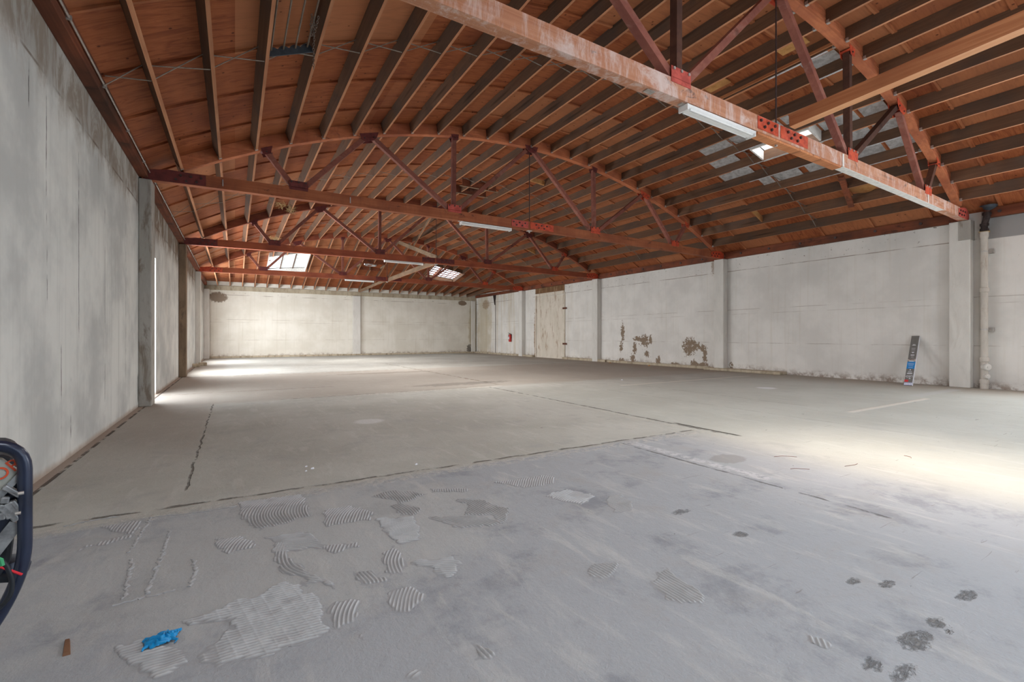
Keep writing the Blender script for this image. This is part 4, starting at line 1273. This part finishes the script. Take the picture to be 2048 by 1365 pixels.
m = MB(); m.tube([(-.04, -.05, 4.05), (-.05, -.07, 4.09), (-.06, -.08, 4.12), (-.06, -.08, 4.135)], [.06, .10, .145, .15], 20); m.build('funnel', 'bluepaint', P, smooth=True)
MB().box(-.02, .12, -.07, .09, 3.55, 3.6).build('foam_seal', 'straw', P, bevel=.015)

m = MB(); m.tube([(XR - .02, 26.62, .03), (XR - .02, 26.62, 3.6)], .018, 8)
o = m.build('wall_conduit', 'cable', smooth=True); tag(o, 'thin dark vertical conduit on the right wall near the far corner', 'conduit')
m = MB(); m.add([(XR - .10, 26.55, 4.0), (XR - .10, 26.85, 4.0), (XR - .0, 26.85, 4.0), (XR - 0, 26.55, 4.0), (XR - .03, 26.66, 3.25), (XR - .03, 26.74, 3.25), (XR, 26.74, 3.25), (XR, 26.66, 3.25)],
                [(0, 3, 2, 1), (4, 5, 6, 7), (0, 1, 5, 4), (1, 2, 6, 5), (2, 3, 7, 6), (3, 0, 4, 7)])
o = m.build('wall_bracket', 'iron'); tag(o, 'dark tapering iron bracket hanging high on the right wall near the far corner', 'bracket')

# fire extinguisher
P = thing('fire_extinguisher', 'red fire extinguisher hanging on the right wall near the far corner', 'fire extinguisher', (XR - .11, 24.6, .84))
MB().lathe([(0, 0), (.075, .005), (.082, .03), (.082, .36), (.07, .41), (.03, .45), (.025, .47)]).build('cylinder', 'extred', P, smooth=True)
MB().box(-.088, -.08, -.045, .045, .16, .32).build('label', 'boxwhite', P)
m = MB(); m.lathe([(.025, .46), (.035, .47), (.035, .51), (.02, .52)]); m.beam((-.02, 0, .52), (-.14, 0, .57), .025, .012); m.beam((-.02, 0, .505), (-.12, 0, .50), .022, .012)
m.build('valve_handle', 'bolt', P)
m = MB(); m.tube([(-.03, .03, .49), (-.06, .09, .45), (-.05, .12, .33), (-.03, .115, .15), (-.02, .11, .04)], .012, 8); m.build('hose', 'rubber', P, smooth=True)
MB().box(.075, .11, -.04, .04, .2, .48).build('wall_hook', 'bolt', P)

# printed carton leaning on the wall
P = thing('light_carton', 'tall narrow printed carton leaning against the right wall by the nearest pilaster', 'box', (13.93, 4.63, .001), 0)
top = Vector((XR - .012, 4.73, 1.235)); bot = Vector((13.93, 4.63, 0))
dz = (top - bot); Lc = dz.length; dz.normalize()
# face normal looks to the room and the camera
side = Vector((.06, -1, 0)); side = (side - dz * side.dot(dz)).normalized()
nrm = side.cross(dz).normalized()
if nrm.x > 0: nrm = -nrm
Rm = Matrix((side, dz, nrm)).transposed()       # local x = side, y = up the box, z = face
P.rotation_euler = Rm.to_euler()
P.location = bot + Vector((-.01, 0, .012))
Wc, Tc = .155, .07
body = MB().box(-Wc / 2, Wc / 2, 0, Lc - .05, -Tc, 0).build('carton', 'boxgrey', P, bevel=.002)
def dec(nm, x0, x1, y0, y1, mat, t=.0012):
    return MB().box(x0, x1, y0, y1, .0002, t).build(nm, mat, P)
dec('blue_band', -Wc / 2, Wc / 2, .46, .66, 'boxblue')
dec('tape_band', -Wc / 2, Wc / 2, .665, .74, 'foil', .002)
dec('red_label', -Wc / 2, -.005, .09, .15, 'boxred')
dec('base_band', -Wc / 2, Wc / 2, .0, .075, 'boxlilac')
MB().box(Wc / 2 - .001, Wc / 2 + .0012, 0, Lc - .05, -Tc, 0).build('white_edge', 'boxwhite', P)
for i in range(5):
    dec('white_bar', -Wc / 2 + .008 + i * .03, -Wc / 2 + .026 + i * .03, .008, .06, 'boxwhite', .002)
def to_mesh(o):
    dg = bpy.context.evaluated_depsgraph_get()
    dg.update()
    me = bpy.data.meshes.new_from_object(o.evaluated_get(dg))
    n = bpy.data.objects.new(o.name, me)
    n.parent = o.parent
    n.location = o.location
    n.rotation_euler = o.rotation_euler
    bpy.data.objects.remove(o)
    n.name = 'lettering'
    COL.objects.link(n)
    return n
def text(parent, s, size, x, y, mat, rot=PI, name='lettering', z=.0016):
    cu = bpy.data.curves.new(name, 'FONT')
    cu.body = s
    cu.size = size
    cu.extrude = .0004
    cu.align_x = 'CENTER'; cu.align_y = 'CENTER'
    cu.materials.append(M[mat])
    o = bpy.data.objects.new(name, cu)
    COL.objects.link(o)
    o.parent = parent
    o.location = (x, y, z)
    o.rotation_euler = (0, 0, rot)
    return to_mesh(o)
text(P, 'LED', .078, .0, .245, 'boxwhite')
dec('white_bar', .0, .03, .175, .195, 'boxwhite')
for y, w, h in ((.315, .10, .016), (.335, .09, .006), (.36, .085, .006), (.385, .07, .006), (.79, .05, .008), (.84, .07, .02), (.91, .02, .02), (.93, .06, .012), (.99, .07, .004), (1.02, .075, .004), (1.05, .075, .004), (1.13, .07, .01), (1.15, .05, .01)):
    dec('text_line', -w / 2, w / 2, y, y + h, 'boxwhite')
for y, w in ((.49, .08), (.54, .09), (.58, .11), (.61, .12)):
    dec('text_line', -w / 2, w / 2, y, y + .006, 'boxwhite', .0022)
MB().cyl((0, .43, .0003), (0, .43, .0018), .013, 16).build('round_mark', 'boxwhite', P)
m = MB(); m.add([(-.05, .665, .0024), (.05, .665, .0024), (.03, .69, .0024), (-.03, .69, .0024)], [(0, 1, 2, 3)]); m.build('pale_flash', 'boxwhite', P)

# ================================================================== THINGS UNDER THE ROOF
ga = (JA[3] + JA[4]) / 2
# rack of four rods between two joists at the upper left
J3, J4 = 2, 3
gx0, gz0 = pol(JA[J3] + .0028, RJ + .10)
P = thing('rod_rack', 'four slim metal rods held by a dark scalloped end bracket, between joists upper left', 'rack', (0, 5.9, 0))
for i in range(4):
    a = JA[J3] + .006 + (DA - .012) * i / 3
    px, pz = pol(a, RJ + .10)
    MB().cyl((px, -1.2, pz), (px, .72, pz), .011, 10).build('rod', 'cable', P, smooth=True)
m = MB()
prof = [pol(JA[J3] + .0022, RJ + .02)]
prof = []
for i in range(25):
    t = i / 24
    a = JA[J3] + .0022 + (DA - .0044) * t
    hgt = .075 + .035 * abs(math.sin(t * 4 * PI))
    prof.append(pol(a, RJ + .03 + hgt))
low = [pol(JA[J4] - .0022, RJ + .03), pol(JA[J3] + .0022, RJ + .03)]
m.prism_xz(prof + low, .72, .735)
m.build('end_bracket', 'bluepaint', P)
# chain
P = thing('hanging_chain', 'thin steel chain hanging from the roof in front of the rods', 'chain', (.70, 5.75, 0))
def link(c, rot, s=.02):
    pts = []
    for t in np.linspace(0, 2 * PI, 13)[:-1]:
        u, v = math.cos(t) * s * .5, math.sin(t) * s
        pts.append((c[0] + u * math.cos(rot), c[1] + u * math.sin(rot), c[2] + v))
    return pts
m = MB()
z = 4.75
for i in range(20):
    m.tube(link((.0 + .004 * math.sin(i), .0, z - i * .030), (i % 2) * PI / 2, .019), .0035, 6, closed=True)
ms = m.build('chain_strand', 'wire', P, smooth=True)
m = MB()
for i in range(9):
    m.tube(link((-.02 - .012 * math.sin(i * .35), .0, 4.78 - i * .028), (i % 2) * PI / 2, .018), .0035, 6, closed=True)
    m.tube(link((.05 - .006 * i, .0, 4.78 - i * .028), (i % 2) * PI / 2, .018), .0035, 6, closed=True)
m.build('chain_loop', 'wire', P, smooth=True)
P.location = (.78, 5.75, .12)
# nesting straw caught in the joists between the second and third truss
def straw(c, n, spread, L, label):
    m = MB()
    for i in range(n):
        p = Vector(c) + Vector((RNG.normal(0, spread[0]), RNG.normal(0, spread[1]), RNG.normal(0, spread[2])))
        d = Vector((RNG.normal(), RNG.normal(), RNG.normal() * .6)).normalized() * L * RNG.uniform(.5, 1)
        m.tube([p - d / 2, p + Vector((0, 0, .01)), p + d / 2], .003, 4)
    o = m.build('straw_nest', 'straw')
    tag(o, label, 'nest')
def jp(k, y, dr):
    px, pz = pol(JA[k], RJ + dr)
    return (px, y, pz)
straw((1.12, 15.0, 5.02), 60, (.14, .16, .03), .22, 'loose straw nest on the joists under the second truss, left one')
straw((1.52, 15.9, 5.14), 70, (.07, .16, .05), .18, 'loose straw nest hanging beside a joist under the second truss, right one')
straw((1.36, 20.6, 5.08), 60, (.10, .2, .05), .26, 'loose pale straw nest on the joists just above the third truss')
for k, y, l_ in ((14, 12.1, 'short pale block nailed between joists above the strip light of the second truss'), (20, 18.2, 'short yellow wood block between joists seen right of the third truss'), (22, 7.9, 'short pale block between joists near the right wall')):
    px, pz = pol(JA[k] + DA / 2, RJ + .1)
    t = Vector((math.cos(JA[k] + DA / 2), 0, -math.sin(JA[k] + DA / 2)))
    o = MB().beam(Vector((px, y, pz)) - t * .28, Vector((px, y, pz)) + t * .28, .04, .14, (math.sin(JA[k]), 0, math.cos(JA[k]))).build('blocking', 'curbwood')
    tag(o, l_, 'block')

# ================================================================== THINGS ON THE FLOOR
def blob_mask(poly, X, Y):
    """signed distance (negative inside) of points to polygon"""
    P_ = np.array(poly)
    d = np.full(X.shape, 1e9)
    inside = np.zeros(X.shape, bool)
    n = len(P_)
    for i in range(n):
        a = P_[i]; b = P_[(i + 1) % n]
        ab = b - a
        t = np.clip(((X - a[0]) * ab[0] + (Y - a[1]) * ab[1]) / (ab @ ab), 0, 1)
        d = np.minimum(d, np.hypot(X - a[0] - t * ab[0], Y - a[1] - t * ab[1]))
        cnd = ((a[1] > Y) != (b[1] > Y)) & (X < (b[0] - a[0]) * (Y - a[1]) / (b[1] - a[1] + 1e-12) + a[0])
        inside ^= cnd
    return np.where(inside, -d, d)
def vnoise(X, Y, s, seed):
    r_ = np.random.default_rng(seed)
    G = r_.random((64, 64))
    x = X / s; y = Y / s
    xi = np.floor(x).astype(int); yi = np.floor(y).astype(int)
    fx = x - xi; fy = y - yi
    fx = fx * fx * (3 - 2 * fx); fy = fy * fy * (3 - 2 * fy)
    g = lambda a, b: G[a % 64, b % 64]
    return (g(xi, yi) * (1 - fx) + g(xi + 1, yi) * fx) * (1 - fy) + (g(xi, yi + 1) * (1 - fx) + g(xi + 1, yi + 1) * fx) * fy
def mortar_patch(idx, poly, ang, curv, label):
    P_ = np.array(poly)
    cx, cy = P_.mean(0)
    x0, y0 = P_.min(0) - .02; x1, y1 = P_.max(0) + .02
    st = .0036
    xs = np.arange(x0, x1, st); ys = np.arange(y0, y1, st)
    X, Y = np.meshgrid(xs, ys, indexing='ij')
    D = blob_mask(poly, X, Y) + (vnoise(X, Y, .03, idx) - .5) * .03 + (vnoise(X, Y, .09, idx + 50) - .5) * .05
    edge = np.clip(-D / .012, 0, 1)
    u = (X - cx) * math.cos(ang) + (Y - cy) * math.sin(ang)
    v = -(X - cx) * math.sin(ang) + (Y - cy) * math.cos(ang)
    v2 = v + curv * u * u * 2.2 + (vnoise(X, Y, .12, idx + 9) - .5) * .012
    sp = .0185
    ph = (v2 / sp) % 1
    ridge = np.clip(1 - np.abs(ph - .5) * 3.2, 0, 1)
    wear = np.clip((vnoise(X, Y, .07, idx + 3) + .08) * 1.9, 0, 1)
    hgt = edge * (.0012 + .0085 * ridge * wear)
    if idx in (0,):
        ph2 = ((X - cx + .2 * (Y - cy)) / .045) % 1
        hgt += edge * .0011 * (np.abs(ph2 - .5) < .07)
    keep = D < .004
    idm = -np.ones(X.shape, int)
    sel = np.argwhere(keep)
    idm[keep] = np.arange(len(sel))
    vs = [(X[i, j] - cx, Y[i, j] - cy, hgt[i, j] + .0003) for i, j in sel]
    fs = []
    k4 = keep[:-1, :-1] & keep[1:, :-1] & keep[1:, 1:] & keep[:-1, 1:]
    for i, j in np.argwhere(k4):
        fs.append((idm[i, j], idm[i + 1, j], idm[i + 1, j + 1], idm[i, j + 1]))
    me = bpy.data.meshes.new('mortar_patch')
    me.from_pydata(vs, [], fs)
    me.materials.append(M['mortar'])
    for p in me.polygons: p.use_smooth = True
    o = bpy.data.objects.new('mortar_patch', me)
    COL.objects.link(o)
    o.location = (cx, cy, 0)
    tag(o, label, 'mortar patch', 'dried combed mortar patches on the floor')
for i, (poly, ang, curv, lab) in enumerate(PATCHES):
    mortar_patch(i, poly, ang, curv, lab)
RL = ['leftmost long', 'second', 'third', 'short slanting', 'long level', 'short bent', 'faint curved']
for i, pts in enumerate(RIDGES):
    vs = []
    P_ = [Vector((a, b, 0)) for a, b in pts]
    fine = []
    for a, b in zip(P_[:-1], P_[1:]):
        nseg = max(2, int((b - a).length / .012))
        fine += [a.lerp(b, t / nseg) for t in range(nseg)]
    fine.append(P_[-1])
    q = [Vector((p.x + (random.random() - .5) * .016, p.y + (random.random() - .5) * .016, .0012)) for p in fine]
    m = MB(); m.tube(q, [.004 + .008 * random.random() for _ in q], 8, flat=1.0)
    m.v = [(x, y, max(0.0, z * .45)) for x, y, z in m.v]
    o = m.build('mortar_ridge', 'mortar', smooth=True)
    tag(o, '%s raised mortar ridge on the floor left of the combed patches' % RL[i], 'mortar ridge', 'raised mortar ridges')

# blue glove
X, Y = np.meshgrid(np.linspace(-1, 1, 60), np.linspace(-1, 1, 44), indexing='ij')
rr = np.hypot(X, Y) + (vnoise(X, Y, .5, 77) - .5) * .5
hh = np.clip(1 - rr, 0, 1) ** .5
Z = hh * .022 * (.55 + .9 * np.abs(np.sin(5 * vnoise(X, Y, .55, 5) * PI))) + .001
keep = rr < .98
idm = -np.ones(X.shape, int); idm[keep] = np.arange(keep.sum())
vs = [(X[i, j] * .062, Y[i, j] * .045, Z[i, j]) for i, j in np.argwhere(keep)]
k4 = keep[:-1, :-1] & keep[1:, :-1] & keep[1:, 1:] & keep[:-1, 1:]
fs = [(idm[i, j], idm[i + 1, j], idm[i + 1, j + 1], idm[i, j + 1]) for i, j in np.argwhere(k4)]
P = thing('disposable_glove', 'crumpled bright blue disposable glove on the floor', 'glove', (-.247, 2.257, .006), .1)
me = bpy.data.meshes.new('palm'); me.from_pydata(vs, [], fs); me.materials.append(M['glove'])
for p in me.polygons: p.use_smooth = True
o = bpy.data.objects.new('palm', me); COL.objects.link(o); o.parent = P
sd = o.modifiers.new('thick', 'SOLIDIFY'); sd.thickness = .0008
for pts in ([(-.04, -.02, .006), (-.055, -.033, .008), (-.058, -.042, .004)], [(-.03, .02, .008), (-.05, .03, .010), (-.06, .026, .004)], [(.03, -.02, .01), (.05, -.04, .006), (.04, -.052, .003)], [(.0, .03, .008), (.02, .052, .006)], [(.04, .02, .01), (.065, .03, .006)]):
    MB().tube(pts, [.007, .005, .003][:len(pts)], 8, flat=.6).build('finger', 'glove', P, smooth=True)
# scrap of wood
m = MB(); m.hexa([(-.012, -.055, 0), (.010, -.06, 0), (.012, .05, 0), (-.004, .06, 0)], [(-.010, -.055, .012), (.008, -.058, .014), (.010, .05, .01), (-.002, .058, .008)])
o = m.build('wood_scrap', 'stick', loc=(-.555, 2.40, 0)); o.rotation_euler.z = .25; tag(o, 'small brown splinter of wood on the floor left of the blue glove', 'wood scrap')
# small chips
for x, y, s, l_ in ((.56, 4.6, .012, 'tiny white chip on the smooth slab, left one of three'), (.60, 4.5, .016, 'tiny white chip on the smooth slab, right one of three'), (.54, 4.45, .01, 'tiny white chip on the smooth slab, nearest of three'),
                    (1.45, 4.15, .014, 'tiny white chip on the slab by the cracked joint'), (9.0, 9.2, .03, 'small white chip on the far floor before the right wall'), (14.2, 13.0, .05, 'orange lump on the curb by the peeled wall'), (14.25, 15.3, .045, 'brown lump on the curb by the third right pilaster')):
    m = MB()
    m.hexa([(-s, -s * .6, 0), (s * .8, -s * .7, 0), (s, s * .6, 0), (-s * .7, s * .8, 0)], [(-s * .7, -s * .4, s * .7), (s * .5, -s * .5, s * .6), (s * .7, s * .3, s * .8), (-s * .4, s * .5, s * .5)])
    big_ = s > .04
    o = m.build('debris_chip', 'curbwood' if big_ else 'boxwhite', loc=(x, y, .0 if not big_ else .0)); tag(o, l_, 'chip')
# thin bits of wire on the bright floor
for i, (x, y, a, L) in enumerate(((4.67, 2.52, -.6, .22), (4.35, 2.22, -.3, .16), (4.9, 2.05, .2, .2), (5.7, 1.9, 1.0, .1))):
    pts = [(L * (t - .5), .03 * math.sin(t * 3 + i), .004) for t in np.linspace(0, 1, 8)]
    o = MB().tube(pts, .0018, 6).build('wire_bit', 'ledger', loc=(x, y, 0), smooth=True); o.rotation_euler.z = a
    tag(o, 'thin brown wire curl on the floor, %s around bright patch' % ['farthest', 'second farthest', 'third farthest', 'nearest the right edge'][i], 'wire')

# ================================================================== PORTABLE GENERATOR at the left edge
# local axes: y runs away from where the camera stands, x to the right, z up
PHI = math.radians(46.7)
G = thing('portable_generator', 'portable machine with navy tubular roll frame and orange lettered panel at left edge', 'generator', (0, 0, 0), -TH + PHI)
def gp(px, py, y):
    x = y * math.tan(math.atan((px - 1024) / 922.83) + PHI)
    return (x, y, 1.2 - (py - 672.46) / 922.83 * (y * math.cos(PHI) + x * math.sin(PHI)))
def path(pts, rad, n=8):
    """round the corners of a polyline"""
    P_ = [Vector(p) for p in pts]
    out = [P_[0]]
    for i in range(1, len(P_) - 1):
        a, b, c = P_[i - 1], P_[i], P_[i + 1]
        d1 = (a - b); d2 = (c - b)
        r_ = min(rad, d1.length * .48, d2.length * .48)
        p, q = b + d1.normalized() * r_, b + d2.normalized() * r_
        for t in np.linspace(0, 1, n):
            out.append(p * (1 - t) ** 2 + b * 2 * t * (1 - t) + q * t * t)
    out.append(P_[-1])
    return out
YN, YFR = 1.98, 2.42
A_, B_, C_, D_ = gp(50, 1000, YN), gp(50, 884, YN), gp(50, 1128, YN), gp(2, 1232, YN)
for y, s_ in ((YN, 0), (YFR, -.10)):
    v_ = lambda p: (p[0] + s_, y, p[2])
    low = (D_[0] - .10, y, .16)
    pts = [v_(A_), v_(B_), (B_[0] - .62 + s_, y, B_[2]), (B_[0] - .62 + s_, y, .13), (low[0] - .08 + s_, y, .13), (D_[0] + s_, y, D_[2]), v_(C_), v_(A_)]
    MB().tube(path(pts, .10), .0165, 14).build('frame_tube', 'tube', G, smooth=True)
for x, z in ((B_[0] - .66, .13), (D_[0] - .2, .13), (B_[0] - .64, .5)):
    MB().cyl((x, YN, z), (x, YFR, z), .014, 12).build('cross_tube', 'tube', G, smooth=True)
for x in (B_[0] - .6, B_[0] - .3):
    for y in (YN + .05, YFR - .05):
        MB().cyl((x, y, 0), (x, y, .12), .03, 12).build('rubber_foot', 'rubber', G, smooth=True)
yp = YN + .015
def poly(pts, ya, yb):
    return MB().prism_xz([(gp(a, b, yp)[0], gp(a, b, yp)[2]) for a, b in pts], ya, yb)
poly([(-120, 1190), (-20, 1190), (22, 1130), (33, 1050), (37, 960), (36, 935), (28, 921), (5, 915), (-120, 915)], yp + .03, YFR - .04).build('fuel_tank', 'engine', G, bevel=.012)
pl = poly([(-70, 921), (4, 919), (38, 943), (-8, 992), (-70, 1045)], yp, yp + .03).build('label_plate', 'panel', G, bevel=.003)
def ptext(s, px, py, size, rot):
    cu = bpy.data.curves.new('lettering', 'FONT'); cu.body = s; cu.size = size; cu.extrude = .0008; cu.align_x = 'CENTER'; cu.align_y = 'CENTER'
    cu.materials.append(M['orange'])
    o = bpy.data.objects.new('lettering', cu); COL.objects.link(o); o.parent = pl
    p = gp(px, py, yp)
    o.location = (p[0], yp - .002, p[2]); o.rotation_euler = (PI / 2, rot, 0)
    return to_mesh(o)
ptext('IOR', 8, 944, .05, -.62)
def strip(a, b, w, mat, nm, dy=0):
    p, q = gp(a[0], a[1], yp), gp(b[0], b[1], yp)
    return MB().beam((p[0], yp + dy, p[2]), (q[0], yp + dy, q[2]), .02, w, (0, 0, 1)).build(nm, mat, G)
strip((-70, 1062), (40, 950), .016, 'greymetal', 'trim_strip')
poly([(-70, 1075), (38, 962), (35, 1040), (-70, 1135)], yp + .005, yp + .03).build('socket_panel', 'tube', G)
for i, (px, py, w, h, r_) in enumerate(((24, 980, 9, 30, -.75), (36, 988, 6, 28, -.75), (10, 998, 12, 12, .2), (4, 1012, 10, 10, .4), (14, 1022, 12, 26, -.45), (24, 1014, 12, 26, -.45), (32, 1010, 9, 24, -.45), (27, 1030, 11, 22, -.45), (2, 1030, 12, 14, 0))):
    sc_ = 1.40 / 922.83
    o = MB().box(-w / 2 * sc_, w / 2 * sc_, -.015, .015, -h / 2 * sc_, h / 2 * sc_).build('socket_block', 'greymetal', G, bevel=.003)
    p = gp(px, py, yp); o.location = (p[0], yp - .01, p[2]); o.rotation_euler = (0, r_, 0)
for px, py in ((48, 986), (42, 1026)):
    p = gp(px, py, YN - .03)
    MB().cyl((p[0] - .012, YN - .03, p[2]), (p[0] + .0, YN - .03, p[2]), .005, 8).build('bolt', 'galv', G)
strip((-40, 1140), (34, 1046), .034, 'greymetal', 'trim_strip', .005)
p = gp(12, 1150, YN + .12)
MB().lathe([(0, 0), (.05, .0), (.055, .02), (.045, .045), (0, .05)], p).build('air_cap', 'tube', G, smooth=True)
poly([(-80, 1178), (18, 1172), (18, 1160), (-80, 1160)], YN + .04, YFR - .1).build('base_pan', 'rubber', G)
yc_ = YN - .04
MB().tube(path([gp(-30, 1112, yc_), gp(8, 1122, yc_), gp(26, 1160, yc_), gp(20, 1200, yc_), gp(-30, 1240, yc_)], .14, 10), .006, 10).build('black_cable', 'rubber', G, smooth=True)
MB().tube([gp(-20, 1128, yc_), gp(5, 1136, yc_), gp(44, 1150, yc_)], .0035, 8).build('red_cable', 'redwire', G, smooth=True)
MB().tube([gp(-10, 1116, yc_ - .02), gp(2, 1120, yc_ - .02), gp(5, 1132, yc_ - .02)], .005, 8).build('green_cable', 'greenwire', G, smooth=True)
